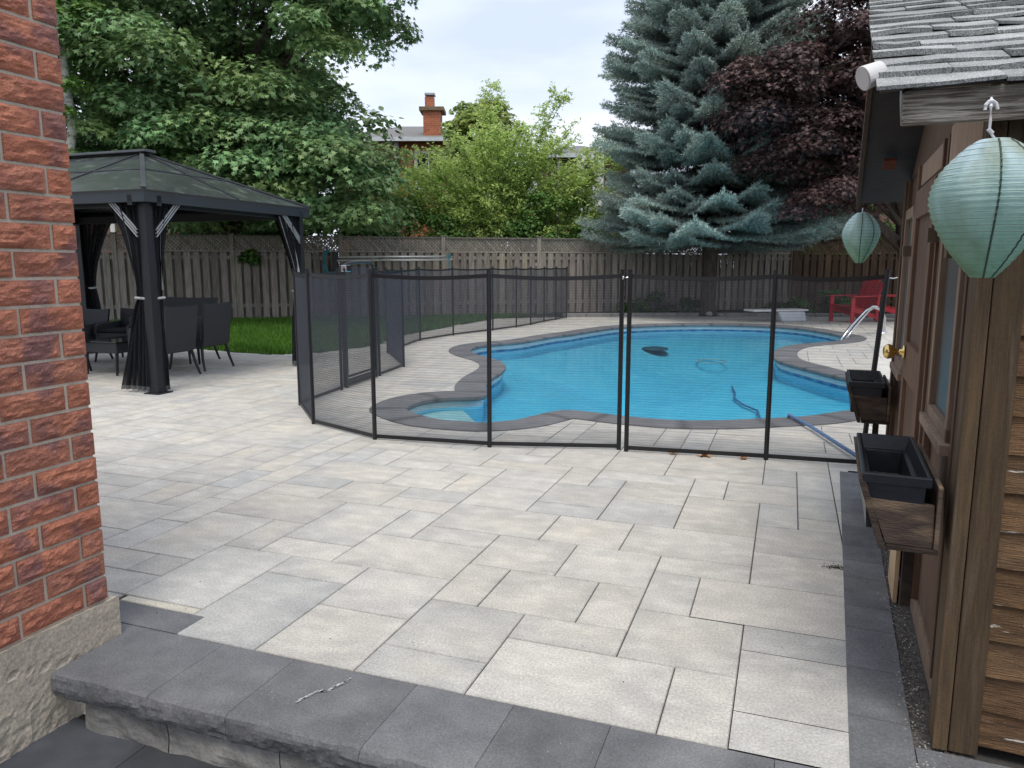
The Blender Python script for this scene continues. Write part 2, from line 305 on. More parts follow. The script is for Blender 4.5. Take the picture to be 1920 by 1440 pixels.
# ================================================================ POOL OUTLINE AND GROUND REGIONS
def smooth_loop(pts, n, closed=True):       # Catmull-Rom, resampled evenly
    P0 = [Vector((p[0], p[1])) for p in pts]; m = len(P0); o = []
    for i in range(m):
        a, b, c, d = P0[i - 1], P0[i], P0[(i + 1) % m], P0[(i + 2) % m]
        for k in range(12):
            t = k / 12; o.append(.5 * ((2 * b) + (c - a) * t + (2 * a - 5 * b + 4 * c - d) * t * t + (3 * b - a - 3 * c + d) * t ** 3))
    L = [0]
    for i in range(len(o)): L.append(L[-1] + (o[(i + 1) % len(o)] - o[i]).length)
    r = []; j = 0
    for k in range(n):
        d = L[-1] * k / n
        while L[j + 1] < d: j += 1
        f = (d - L[j]) / max(1e-9, L[j + 1] - L[j]); r.append(o[j].lerp(o[(j + 1) % len(o)], f))
    return r
POOLPX = [(754, 767), (773, 755), (802, 748), (838, 744), (902, 741), (904, 724), (916, 709), (933, 698.5), (942, 689), (937, 680), (919, 673), (896, 667), (878, 659), (886, 651), (919, 645), (977, 640), (1036, 630),
          (1069, 626), (1114, 619), (1167, 612.4), (1248, 609), (1338, 608), (1427, 610), (1494, 614.7), (1539, 621), (1570, 627), (1591, 633), (1579, 639), (1539, 643), (1494, 647), (1467, 653), (1455, 662), (1458, 672), (1472, 679),
          (1508, 688.6), (1552, 700), (1602, 711), (1670, 722), (1722, 738), (1722, 752), (1680, 763), (1600, 771), (1517, 782.7), (1440, 787), (1360, 790.7), (1270, 790.7), (1181, 784), (1113, 776), (1069, 771.5), (1042, 773.7), (1001, 783),
          (970, 790), (912, 795), (867, 793), (814, 788), (773, 777)]
inner = smooth_loop([G(*p) for p in POOLPX], 420)
def area(L): return sum(L[i].x * L[(i + 1) % len(L)].y - L[(i + 1) % len(L)].x * L[i].y for i in range(len(L))) / 2
if area(inner) > 0: inner.reverse()         # clockwise: left of travel is outside
def offset(loop, d, it=3):
    n = len(loop); r = []
    for i in range(n):
        t = (loop[(i + 2) % n] - loop[i - 2]).normalized(); r.append(loop[i] + Vector((-t.y, t.x)) * d)
    A = np.array([[p.x, p.y] for p in loop])
    for _ in range(it):
        q = []
        for i in range(n):
            p = (r[i - 1] + r[i] * 2 + r[(i + 1) % n]) / 4
            dd = A - np.array([p.x, p.y]); k = int(np.argmin((dd ** 2).sum(1))); v = p - loop[k]
            if abs(d) > .05 and v.length < abs(d): p = loop[k] + v.normalized() * abs(d) if v.length > 1e-6 else p
            q.append(p)
        r = q
    return r
COPW = .30
outer = offset(inner, COPW, 6); midl = offset(inner, COPW * .5, 4)
def inpoly(x, y, poly):
    c = False; n = len(poly); j = n - 1
    for i in range(n):
        xi, yi = poly[i][0], poly[i][1]; xj, yj = poly[j][0], poly[j][1]
        if (yi > y) != (yj > y) and x < (xj - xi) * (y - yi) / (yj - yi) + xi: c = not c
        j = i
    return c
NPM = np.array([[p.x, p.y] for p in midl])
def inpoly_np(x, y, A):
    x = np.asarray(x); y = np.asarray(y); c = np.zeros(x.shape, bool); xi, yi = A[:, 0], A[:, 1]; xj, yj = np.roll(xi, 1), np.roll(yi, 1)
    for a, b, e, f in zip(xi, yi, xj, yj):
        if b == f: continue
        c ^= ((b > y) != (f > y)) & (x < (e - a) * (y - b) / (f - b) + a)
    return c
# patio outline on the ground
lawn_edge_px = [(120, 634), (200, 640), (350, 653), (500, 665), (560, 664), (620, 659), (697, 649), (759, 628), (849, 610.5), (902, 602), (922, 598.5)]
LE = [Vector(G(*p)) for p in lawn_edge_px]
KERB = [Vector(G(925, 597.5)), Vector(G(1060, 594.5)), Vector(G(1270, 593)), Vector(G(1480, 593.5)), Vector(G(1600, 595)), Vector(G(1680, 596))]
PATIO = [(p.x, p.y) for p in ([P(2.0, -14).to_2d(), P(8, -15).to_2d()] + LE + KERB + [Vector((14, 18)), Vector((11, 8)), P(5.45, 3.2).to_2d(), P(5.45, .9).to_2d(), P(1.99, .9).to_2d()])]
NPP = np.array(PATIO)
def tess(name, outerl, holes, z, m):
    loops = [[Vector((p[0], p[1], 0)) for p in outerl]] + [[Vector((p[0], p[1], 0)) for p in h] for h in holes]
    tris = tessellate_polygon(loops); vs = [v for l in loops for v in l]; b = MB()
    fs = []
    for t in tris:
        a, c, d = (vs[i] for i in t)
        fs.append(tuple(t) if (c - a).cross(d - a).z > 0 else tuple(reversed(t)))
    b.add([(v.x, v.y, z) for v in vs], fs); return b.build(name, m)
HOLEL = [P(-7, -2.26).to_2d(), P(1.70, -2.26).to_2d(), P(1.70, 4).to_2d(), P(-7, 4).to_2d()]
BIG = [(-260, -120), (260, -120), (260, 400), (-260, 400)]
struct(tess('ground', BIG, [midl, HOLEL], -.035, M_['soil']))
struct(tess('paving_bed', PATIO, [midl], -.009, M_['sand']))

# ---------------------------------------------------------------- pavers
PU, PV0, PW, PH = 2.0, -.093, .1985, .1935
fixed = [(0, 2, -4, -1), (2, 3, -4, -2), (2, 4, -2, 0), (0, 2, -1, 0), (3, 4, 0, 2), (1, 3, 0, 2), (0, 1, 0, 2), (3, 5, -3, -2), (3, 5, -5, -3), (4, 6, -2, -1), (4, 6, -1, 2), (6, 7, -2, 0), (5, 7, -4, -2), (7, 9, -3, 0),
         (6, 8, 0, 2), (5, 7, -6, -4), (7, 9, -5, -3), (9, 12, -2, 0), (10, 12, 0, 1), (8, 10, 0, 2), (13, 16, 1, 2), (11, 13, 1, 2), (10, 11, 1, 2), (9, 11, -4, -2), (10, 12, -6, -4), (9, 10, -6, -4), (12, 14, -1, 1),
         (13, 14, -5, -2), (11, 13, -4, -2), (11, 13, -8, -6), (3, 4, -10, -8), (0, 3, -10, -8), (2, 4, -8, -6), (0, 2, -8, -6), (1, 3, -6, -4), (0, 1, -6, -4), (3, 5, -6, -5), (4, 6, -9, -6), (4, 5, -11, -9), (6, 8, -9, -8),
         (5, 8, -11, -9), (6, 8, -14, -11), (3, 6, -14, -12), (4, 6, -12, -11), (1, 4, -12, -10), (8, 10, -12, -10), (8, 9, -14, -12), (6, 7, -8, -6), (7, 9, -8, -5)]
occ = {}; tiles = []
def place(i0, i1, j0, j1):
    for i in range(i0, i1):
        for j in range(j0, j1):
            if (i, j) in occ: return False
    for i in range(i0, i1):
        for j in range(j0, j1): occ[(i, j)] = 1
    tiles.append((i0, i1, j0, j1)); return True
for j in range(-12, -10): occ[(0, j)] = 1
for f in fixed: place(*f)
rr = random.Random(5); sizes = [(2, 3), (2, 2), (2, 3), (1, 2), (2, 2), (2, 1), (1, 3), (1, 2)]
for i in range(0, 100):
    for j in range(-75, 60):
        if (i, j) in occ: continue
        c = P(PU + (i + .5) * PH, PV0 + (j + .5) * PW)
        if not inpoly(c.x, c.y, PATIO): continue
        ss = sizes[:]; rr.shuffle(ss)
        for a, b in ss + [(2, 1), (1, 2), (1, 1)]:
            if place(i, i + a, j, j + b): break
pv = MB(); gp = .0018
def paver(u0, u1, v0, v1, t, cut):
    if not cut:
        e = .0032; c = [(u0, v0), (u1, v0), (u1, v1), (u0, v1)]; h = rr.uniform(-.0008, .0008); n1 = 6; vs = []; tt = []; fs = []
        cu, cv = u0 + (u1 - u0) * rr.uniform(.3, .7), v0 + (v1 - v0) * rr.uniform(.3, .7); k0 = rr.uniform(.02, .12); wm = rr.uniform(.0, .05)
        for a in range(n1 + 1):
            for b in range(n1 + 1):
                uu = u0 + e + (u1 - u0 - 2 * e) * a / n1; vv = v0 + e + (v1 - v0 - 2 * e) * b / n1; vs.append(P(uu, vv, h))
                ed = max(abs(uu - cu) / (u1 - u0), abs(vv - cv) / (v1 - v0)) * 2; m = 1 + k0 * (.45 - ed ** 1.6) + .05 * noise.noise(Vector((uu * 6, vv * 9, u0)))
                w_ = wm * max(0, 1 - ed); tt.append((t[0] * m * (1 + w_), t[1] * m * (1 + w_ * .4), t[2] * m * (1 - w_)))
        fs = [tuple(reversed((a * (n1 + 1) + b, (a + 1) * (n1 + 1) + b, (a + 1) * (n1 + 1) + b + 1, a * (n1 + 1) + b + 1))) for a in range(n1) for b in range(n1)]
        fs = [f if True else f for f in fs]; bs = len(pv.V); pv.add(vs, fs, t); pv.T[bs:] = tt
        ci = [(u0 + e, v0 + e), (u1 - e, v0 + e), (u1 - e, v1 - e), (u0 + e, v1 - e)]
        vs = [P(a, b, -.012) for a, b in c] + [P(a, b, -.0030 + h) for a, b in c] + [P(a, b, h) for a, b in ci]
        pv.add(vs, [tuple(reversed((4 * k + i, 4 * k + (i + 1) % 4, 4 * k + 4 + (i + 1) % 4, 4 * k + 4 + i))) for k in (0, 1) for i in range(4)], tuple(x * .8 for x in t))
    else:
        nu = max(1, int((u1 - u0) / .05)); nv = max(1, int((v1 - v0) / .05))
        for a in range(nu):
            for b in range(nv):
                ua, ub = u0 + (u1 - u0) * a / nu, u0 + (u1 - u0) * (a + 1) / nu; va, vb = v0 + (v1 - v0) * b / nv, v0 + (v1 - v0) * (b + 1) / nv
                if ok(P((ua + ub) / 2, (va + vb) / 2)): pv.add([P(ua, va, 0), P(ub, va, 0), P(ub, vb, 0), P(ua, vb, 0)], [(3, 2, 1, 0)], t)
def ok(p):
    if not inpoly(p.x, p.y, PATIO): return False
    if inpoly(p.x, p.y, midl): return False
    if -1.2 < (p.dot(DS) - S0) < 3.0 and (p.dot(NS) - WS) > -.17: return False
    return True
for (i0, i1, j0, j1) in tiles:
    u0, u1, v0, v1 = PU + i0 * PH + gp, PU + i1 * PH - gp, PV0 + j0 * PW + gp, PV0 + j1 * PW - gp
    g = rr.uniform(.945, 1.055); wv = rr.uniform(-.014, .016); t = (g * (1 + wv), g, g * (1 - wv * 1.3))
    if rr.random() < .12: t = (t[0] * .90, t[1] * .92, t[2] * .95)
    st = [ok(P(a, b)) for a in (u0, (u0 + u1) / 2, u1) for b in (v0, (v0 + v1) / 2, v1)]
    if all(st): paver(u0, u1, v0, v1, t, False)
    elif any(st): paver(u0, u1, v0, v1, t, True)
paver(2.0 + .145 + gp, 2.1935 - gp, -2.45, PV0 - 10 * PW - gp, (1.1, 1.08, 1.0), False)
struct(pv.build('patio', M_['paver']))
# dark accent slabs and border along the shed
db = MB(); db.box(2.0 + gp, 2.143, -2.45, -2.02, -.012, .0005, .95, P); db.box(1.90, 1.998, -2.6, -2.208, -.03, -.001, .95, P); struct(db.build('accent_slab', M_['darkslab'], bevel=.002))
db = MB(); s = -.225; q = random.Random(3)
n0_ = -.043
while n0_ < 3:
    db.box(-.225, -.036, n0_ + .0015, n0_ + .298, -.012, .003, q.uniform(.9, 1.1), S); n0_ += .3
while s < 2.95:
    L = q.choice([.2, .29, .3]); db.box(s + .0015, min(s + L, 2.97) - .0015, -.21, -.045, -.012, .003, q.uniform(.85, 1.12), S); s += L
for k in range(5): db.box(2.97 + k * .0, 2.971, -.21, -.2, -.012, -.01, 1, S)
struct(db.build('border_paving', M_['darkslab'], bevel=.002))
gb = MB(); gb.add([S(-.3, -.05, -.004), S(2.6, -.05, -.004), S(2.6, .1, -.004), S(-.3, .1, -.004)], [(3, 2, 1, 0)])
struct(gb.build('grit_strip', M_['gravel']))
# ---------------------------------------------------------------- stone step
st = empty('stone_step', P(1.83, -.8, 0), 'dark slate coloured stone step with chiselled front edge above lighter riser blocks', 'step')
q = random.Random(9); v = -2.205; widths = [.40, .30, .46, .33, .30, .45, .3, .4, .34, .45, .4, .4, .4]
for wd in widths:
    b = MB(); nx = max(6, int(wd / .009)); rows = []; v1 = v + wd - .0025; tt = q.uniform(.9, 1.1)
    prof = [(1.995, -.01), (1.995, .0), (1.74, .0012), (1.668, 0.0), (1.652, -.006), (1.647, -.018), (1.645, -.03), (1.645, -.044), (1.647, -.058), (1.652, -.072), (1.656, -.083), (1.668, -.092), (1.9, -.095)]
    for k in range(nx + 1):
        vv = v + (v1 - v) * k / nx; row = []
        for m, (u_, z_) in enumerate(prof):
            n = noise.noise(Vector((vv * 9, u_ * 20, z_ * 22))) * .008 + noise.fractal(Vector((vv * 32, z_ * 50, 3)), 1, 2, 4) * .004
            u2 = u_ + (n if 3 <= m <= 11 else 0); row.append(P(u2, vv, z_ + (n * .3 if 4 <= m <= 11 else 0)))
        rows.append(row)
    vs = [p for r_ in rows for p in r_]; m = len(prof)
    fs = [(k * m + i, (k + 1) * m + i, (k + 1) * m + i + 1, k * m + i + 1) for k in range(nx) for i in range(m - 1)] + [tuple(range(m)), tuple(range((nx + 1) * m - 1, nx * m - 1, -1))]
    fs = [tuple(reversed(f)) for f in fs]
    b.add(vs, fs, tt); b.build('tread_slab', M_['darkslab'], st); v += wd - .0008
v = -2.12
for wd in [.36, .42, .4, .45, .38, .42, .4, .45, .4, .42]:
    b = MB(); nx = int(wd / .02); vs = []; tt = q.uniform(.85, 1.15); nz = 5
    for k in range(nx + 1):
        for j in range(nz + 1):
            vv = v + (wd - .004) * k / nx; z_ = -.093 - .115 * j / nz; n = noise.noise(Vector((vv * 11, z_ * 15, 7))) * .014
            vs.append(P(1.682 + n, vv, z_))
    b.add(vs, [(k * (nz + 1) + j, (k + 1) * (nz + 1) + j, (k + 1) * (nz + 1) + j + 1, k * (nz + 1) + j + 1) for k in range(nx) for j in range(nz)], tt)
    b.box(1.70, 1.8, v, v + wd - .004, -.21, -.096, tt, P)
    b.build('riser_block', M_['riser'], st, smooth=False); v += wd
lb = MB(); u = 1.72; row = 0
while u > -6:
    v = -2.3 - (row % 2) * .2
    while v < 4:
        lb.box(u - .397, u - .002, v, v + .437, -.24, -.2, q.uniform(.85, 1.15), P); v += .44
    u -= .4; row += 1
struct(lb.build('landing_paving', M_['landing'], bevel=.002))
lb = MB(); lb.add([P(-7, -2.5, -.206), P(1.75, -2.5, -.206), P(1.75, 4.2, -.206), P(-7, 4.2, -.206)], [(3, 2, 1, 0)]); struct(lb.build('landing_bed', M_['sand']))

# ---------------------------------------------------------------- swimming pool
pool = empty('swimming_pool', (3, 11, 0), 'kidney shaped in ground swimming pool of bright blue water with dark stone coping', 'swimming pool')
def band(name, lo, hi, m, z_in=None, t=1.0):
    b = MB(); n = len(inner); vs = [(p.x, p.y, lo) for p in inner] + [(p.x, p.y, hi) for p in inner]
    b.add(vs, [(i, n + i, n + (i + 1) % n, (i + 1) % n) for i in range(n)], t); return b.build(name, m, pool)
band('liner_top', -.110, .0, M_['linertop']); 
b = MB(); n = len(inner); nar = offset(inner, -.006, 0)
b.add([(p.x, p.y, -.150) for p in nar] + [(p.x, p.y, -.112) for p in nar], [(i, n + i, n + (i + 1) % n, (i + 1) % n) for i in range(n) if not (nar[i].y < 7.72 and nar[i].x < -.2)])
for i in range(n): b.T[i] = b.T[n + i] = (1, 1, 1) if (i // 2) % 2 else (2.0, 1.7, 1.3)
b.build('tile_band', M_['tile'], pool)
band('liner_wall', -.85, -.110, M_['liner'])
tr = tessellate_polygon([[Vector((p.x, p.y, 0)) for p in inner]])
NI = np.array([[p.x, p.y] for p in inner])
def floor_z(x, y):
    d = math.sqrt(((NI - np.array([x, y])) ** 2).sum(1).min())
    if not inpoly(x, y, inner): d = 0
    t = min(1, d / 2.6); return -.30 - .62 * t * t * (3 - 2 * t)
b = MB(); gs = .22; gx0, gy0 = NI.min(0) - .5; gx1, gy1 = NI.max(0) + .5; nx_, ny_ = int((gx1 - gx0) / gs) + 1, int((gy1 - gy0) / gs) + 1
b.add([(gx0 + i * gs, gy0 + j * gs, floor_z(gx0 + i * gs, gy0 + j * gs)) for i in range(nx_) for j in range(ny_)],
      [(i * ny_ + j, (i + 1) * ny_ + j, (i + 1) * ny_ + j + 1, i * ny_ + j + 1) for i in range(nx_ - 1) for j in range(ny_ - 1) if inpoly(gx0 + (i + .5) * gs, gy0 + (j + .5) * gs, outer)])
b.build('pool_floor', M_['liner'], pool, smooth=True)
def GF(px, py):
    z = -.3
    for _ in range(12): x, y = G(px, py, z); z = z * .5 + .5 * floor_z(x, y)
    return (x, y, floor_z(x, y))
# coping with rounded nose
prof = [(-.035, -.045), (-.045, -.03), (-.045, -.005), (-.035, .008), (-.01, .012), (.30, .012), (.302, -.01)]
rings = [[(p.x, p.y, z) for p in (offset(inner, o_, 6 if o_ > .1 else 0))] for (o_, z) in [(-.035, -.045), (-.045, -.03), (-.045, -.002), (-.035, .008), (-.012, .012)]]
rings.append([(p.x, p.y, .012) for p in midl]); rings.append([(p.x, p.y, .010) for p in outer]); rings.append([(p.x, p.y, -.01) for p in outer])
b = MB(); vs = [v for r_ in rings for v in r_]
b.add(vs, [(k * n + i, (k + 1) * n + i, (k + 1) * n + (i + 1) % n, k * n + (i + 1) % n) for k in range(len(rings) - 1) for i in range(n)])
for i in range(n):
    tv = .9 + .2 * (((i // 9) * 7919) % 13) / 13
    for k in range(len(rings)): b.T[k * n + i] = (tv * (.55 if i % 9 == 0 and k < 7 else 1),) * 3
b.build('coping', M_['coping'], pool)
# entry steps in the left bay
for k, (zz, xm, tn) in enumerate([(-.142, 902, 1.0), (-.34, 945, .95), (-.56, 985, .9)]):
    lim = G(xm, 765)[0]; e0 = Vector(G(xm - 25, 741)); e1 = Vector(G(xm + 30, 793))
    pts = [p for p in offset(inner, -.004, 0) if p.y < 7.8 and (p - e0).cross(e1 - e0) > 0 and p.x < .2]
    gaps = [(pts[j] - pts[j - 1]).length for j in range(len(pts))]
    if pts: kk = gaps.index(max(gaps)); pts = pts[kk:] + pts[:kk]
    if len(pts) > 4:
        b = MB(); b.prism([(p.x, p.y, zz - .2) for p in pts], (0, 0, .2), tn); b.build('entry_step', M_['poolstep'], pool)
b = MB(); b.add([(p.x, p.y, -.135) for p in inner], [tuple(t) if (inner[t[1]] - inner[t[0]]).cross(inner[t[2]] - inner[t[0]]) > 0 else tuple(reversed(t)) for t in tr])
struct(b.build('pool_water', M_['water']))
# floor fittings seen through the water
ZF = -.84
c = GF(1228, 660); ZF = c[2]; b = MB(); b.lathe([(0, .12), (.10, .115), (.12, .10), (.26, .09), (.28, .06), (.0, .05)], (c[0], c[1], ZF), 20)
tag(b.build('pool_cleaner', M_['drain']), 'dark square pool cleaner resting on the pool floor under the water', 'pool cleaner')
c = GF(1334, 690); ZF = c[2]; b = MB(); b.tube([(c[0] + .3 * math.cos(a), c[1] + .3 * math.sin(a), ZF + .14) for a in np.linspace(0, 6.2, 24)], .014)
tag(b.build('return_ring', M_['poolstep']), 'pale ring lying on the pool floor near the middle', 'ring')
pts = [GF(1372, 730), GF(1378, 742), GF(1376, 752), GF(1392, 764), GF(1420, 776)]
hz = [(p[0], p[1], p[2] + .04) for p in pts]
hl = [G(1487, 783, .03), G(1520, 803, .02), G(1560, 829, .02), G(1600, 855, .02), G(1640, 880, .02)]
hz2 = [(x, y, .035) for x, y in hl]
top = G(1480, 779, -.02)
b = MB(); b.tube(hz + [(top[0] - .1, top[1] + .25, -.32), (top[0], top[1] + .02, -.05)] , .013)
b.tube([(top[0], top[1] + .02, -.05), (hz2[0][0] - .02, hz2[0][1] + .03, .05)] + hz2, .015)
tag(b.build('vacuum_hose', M_['bluehose']), 'long blue vacuum hose running out of the pool over the coping and paving', 'hose')
# skimmer, ladder, diving board
b = MB(); c = Vector(G(916, 652, -.12)); 
b.box(c.x - .12, c.x + .18, c.y + .0, c.y + .05, -.17, -.05); tag(b.build('pool_skimmer', M_['poolstep'], pool))
lad = empty('pool_handrail', (*G(1620, 633), 0), 'polished metal double handrail curving down into the pool beside the brown shed', 'handrail')
for k, dx in enumerate((0, .16)):
    a = AT(1577 + k * 8, 636, 13.7 + dx); m1 = AT(1595 + k * 8, 612, 13.9 + dx); m2 = AT(1622 + k * 6, 583, 14.2 + dx); m3 = AT(1636 + k * 4, 575, 14.4 + dx); m4 = AT(1650 + k * 3, 580, 14.6 + dx); m5 = AT(1656 + k * 3, 596, 14.7 + dx); e = Vector((m5.x + .02, m5.y + .02, .0))
    b = MB(); b.tube([(a.x - .05, a.y, -.3), a, m1, m2, m3, m4, m5, e], .026, 10); b.build('rail', M_['chrome'], lad, smooth=True)
    b = MB(); b.lathe([(.0, .03), (.05, .028), (.06, .01), (.06, .0)], (e.x, e.y, 0.001), 16); b.build('flange', M_['chrome'], lad, smooth=True)
dv = empty('diving_board', (*G(1470, 603), 0), 'white diving board on a pale moulded base at the far end of the pool', 'diving board')
c = Vector(G(1478, 602)); d = Vector((-1, -.25)).normalized(); s_ = Vector((-d.y, d.x))
b = MB(); o = Vector((c.x, c.y, 0)); D3 = Vector((d.x, d.y, 0)); S3 = Vector((s_.x, s_.y, 0))
b.prism([o - D3 * .35 - S3 * .22, o + D3 * .30 - S3 * .22, o + D3 * .42 - S3 * .22 + ZV * .24, o - D3 * .30 - S3 * .22 + ZV * .24], S3 * .44); b.build('stand', M_['whiteboard'], dv, bevel=.03)
b = MB(); b.par(o - D3 * .38 - S3 * .23 + ZV * .245, D3 * 1.45, S3 * .46, ZV * .045 + D3 * 0); b.build('board', M_['white'], dv, bevel=.015)

# ================================================================ BRICK HOUSE CORNER (left)
hv = -2.232; hu = 1.905
house = empty('brick_house', P(1.0, -2.4, -.2), 'red rough faced brick house corner on a beige parged footing beside the stone step', 'house')
b = MB(); q = random.Random(2); CH = .0872; z = .150; k = 0
ub = .78
while z < 3.6:
    u = hu; row = 0; first = (.083 if k % 2 == 0 else .222)
    while u > ub:
        L = first if row == 0 else .222
        u0 = u - L; j = q.uniform(-.003, .003)
        g = q.uniform(.90, 1.08); hue = q.uniform(-.05, .05); t = (g * (1 + hue), g, g * (1 - hue))
        nx = max(5, int(L / .011)); nz = 9; vs = []
        for a in range(nx + 1):
            for c in range(nz + 1):
                uu = u0 + L * a / nx; zz = z + .0765 * c / nz
                e = min(a, nx - a) / 2.0; f = min(c, nz - c) / 1.5; m = min(1, e, f)
                n = noise.fractal(Vector((uu * 26, zz * 60, k * 3.1)), 1, 2, 4) * .0075 + noise.noise(Vector((uu * 10, zz * 22, 2 + k))) * .006
                vs.append(P(uu, hv + j + (.006 + n) * m + .0015, zz + (noise.noise(Vector((uu * 30, k, 5))) * .002 if c in (0, nz) else 0)))
        base = len(b.V)
        b.add(vs, [(a * (nz + 1) + c, a * (nz + 1) + c + 1, (a + 1) * (nz + 1) + c + 1, (a + 1) * (nz + 1) + c) for a in range(nx) for c in range(nz)], t)
        # top, bottom and end faces going back into the wall
        b.par(P(u0, hv - .09, z), P(u0 + L, hv - .09, z) - P(u0, hv - .09, z), P(u0, hv + .0008, z) - P(u0, hv - .09, z), ZV * .0765, t)
        u = u0 - .0115; row += 1
    z += CH; k += 1
b.build('brick_face', M_['brick'], house)
b = MB(); b.box(ub - 3, hu - .006, hv - .4, hv - .0005, .14, 3.6, 1, P); b.build('mortar_core', M_['mortar'], house)
b = MB(); b.box(-6, ub - .01, hv - 4, hv - .002, -.2, 3.6, 1, P); b.box(ub - .01, hu - .01, hv - 4, hv - .41, -.2, 3.6, 1, P); b.build('wall', M_['brickplain'], house)
b = MB(); nx = 90; nz = 24; vs = []
for a in range(nx + 1):
    for c in range(nz + 1):
        uu = .55 + (hu + .028 - .55) * a / nx; top = .146 + .006 * noise.noise(Vector((uu * 9, 3, 1))); zz = -.21 + (top + .21) * c / nz
        n = noise.fractal(Vector((uu * 5, zz * 5, 9)), 1, 2, 5) * .005 + (noise.noise(Vector((uu * 40, zz * 40, 1))) * .007 if zz < -.04 - .1 * (uu - 1.3) else noise.noise(Vector((uu * 60, zz * 60, 1))) * .0015)
        cr = abs(zz - (.10 - (1.72 - uu) * .0 - (uu - 1.35) * .25)) if 1.25 < uu < 1.75 else 1
        vs.append(P(uu, hv + .022 + n - (.012 if cr < .004 else 0), zz))
b.add(vs, [(a * (nz + 1) + c, a * (nz + 1) + c + 1, (a + 1) * (nz + 1) + c + 1, (a + 1) * (nz + 1) + c) for a in range(nx) for c in range(nz)])
b.box(-6, hu + .028, hv - .5, hv + .012, -.24, .140, 1, P)
b.build('footing', M_['footing'], house, smooth=False)

# ================================================================ SHED (right)
shed = empty('garden_shed', S(1.2, 1.2, 0), 'weathered brown wooden shed with grey shingle roof and brass knobbed door', 'shed')
SL = 2.55; SD = 2.6
def sb(b, s0, s1, n0, n1, z0, z1, t=1.0): return b.box(s0, s1, n0, n1, z0, z1, t, S)
# corner post boards
b = MB(); sb(b, -.004, .085, 0.0, .022, 0.004, 1.70, 1.25); b.build('corner_trim', M_['shedwood'], shed, bevel=.004)
b = MB(); sb(b, -.028, -.0045, -.001, .036, .004, 1.70, 1.18); b.build('corner_board', M_['shedwood'], shed, bevel=.003)
b = MB(); sb(b, -.024, -.004, .0385, .108, .004, 1.70, .92); b.build('corner_board', M_['shedwood'], shed, bevel=.003)
# lap siding on the front
b = MB(); q = random.Random(4); z = .03; i = 0; ex = .1015
while z < 1.80:
    g = q.uniform(.8, 1.15); t = (g, g * q.uniform(.94, 1.0), g * q.uniform(.88, 1.0))
    nx = 60; vs = []
    for a in range(nx + 1):
        nn = .108 + (SD - .108) * (a / nx) ** 1.5; d = noise.noise(Vector((nn * 6, i, 0))) * .003
        vs += [S(.002, nn, z + ex + .006), S(-.009 + d, nn, z + d), S(.004, nn, z + d - .001)]
    b.add(vs, [(a * 3, a * 3 + 1, a * 3 + 4, a * 3 + 3) for a in range(nx)] + [(a * 3 + 1, a * 3 + 2, a * 3 + 5, a * 3 + 4) for a in range(nx)], t)
    z += ex; i += 1
M_['siding'] = mat('peeling_lap_siding', (.20, .12, .062), (.10, .062, .035), rough=.85, scale=4, stretch=(1.8, 11, 11), rot=TS, detail=9, bump=.9, bs=22, bstretch=(1, 12, 16), bdist=.008, spk=.18, spks=240,
                     blotch=(.62, .60, .55), bl_scale=3.4, bl_lo=.64, bl_hi=.66)
b.build('lap_siding', M_['siding'], shed)
# core and door wall
b = MB(); sb(b, .006, SL, .034, SD, .02, 1.78); b.build('wall', M_['sidewood'], shed)
b = MB(); b.prism([S(.0, .034, 1.76), S(SL, .034, 1.76), S(1.27, .034, 2.28)], NS * (SD - .034)); b.build('gable', M_['sidewood'], shed)
b = MB(); sb(b, -.012, SL, .026, .05, .0, .09, 1); b.build('skirting', M_['trimwood'], shed)
# vertical battens
for s0, s1, pr, tn in [(.115, .15, .022, 1.1), (.17, .19, .016, .6), (.205, .235, .022, .95), (.25, .262, .012, .5), (.80, .84, .026, 1.0), (.86, .885, .018, .6), (.90, .93, .03, 1.2), (1.70, 1.74, .034, 1.2), (1.76, 1.775, .018, .6), (1.80, 1.83, .024, .9), (2.42, 2.5, .03, .8), (2.36, 2.38, .02, 1.0)]:
    b = MB(); sb(b, s0, s1, .034 - pr, .036, .09, 1.76, tn); b.build('batten', M_['sidewood'], shed, bevel=.002)
def window(s0, s1, z0, z1):
    fr = MB()
    for (a, c, e, f) in ((s0, s0 + .045, z0, z1), (s1 - .045, s1, z0, z1), (s0, s1, z1 - .05, z1), (s0, s1, z0, z0 + .04)): sb(fr, a, c, .006, .036, e, f, 1)
    w_ = fr.build('window', M_['trimwood'], shed, bevel=.002)
    g_ = MB(); sb(g_, s0 + .04, s1 - .04, .026, .033, z0 + .03, z1 - .04); g_.build('pane', M_['winglass'], w_)
    sl_ = MB(); sb(sl_, s0 - .03, s1 + .03, -.012, .036, z0 - .035, z0 - .001, 1.1); sl_.build('sill', M_['trimwood'], w_, bevel=.003)
window(.28, .78, .80, 1.60); window(1.86, 2.33, .80, 1.60)
d = MB(); sb(d, .95, 1.68, .008, .036, .06, 1.66, 1.0); door = d.build('door', M_['sidewood'], shed, bevel=.003)
for (a, c, e, f) in ((.96, 1.05, .08, 1.64), (1.58, 1.67, .08, 1.64), (1.05, 1.58, .08, .22), (1.05, 1.58, .82, .98), (1.05, 1.58, 1.52, 1.64)):
    b = MB(); sb(b, a, c, -.008, .009, e, f, 1.25); b.build('door_rail', M_['sidewood'], door, bevel=.002)
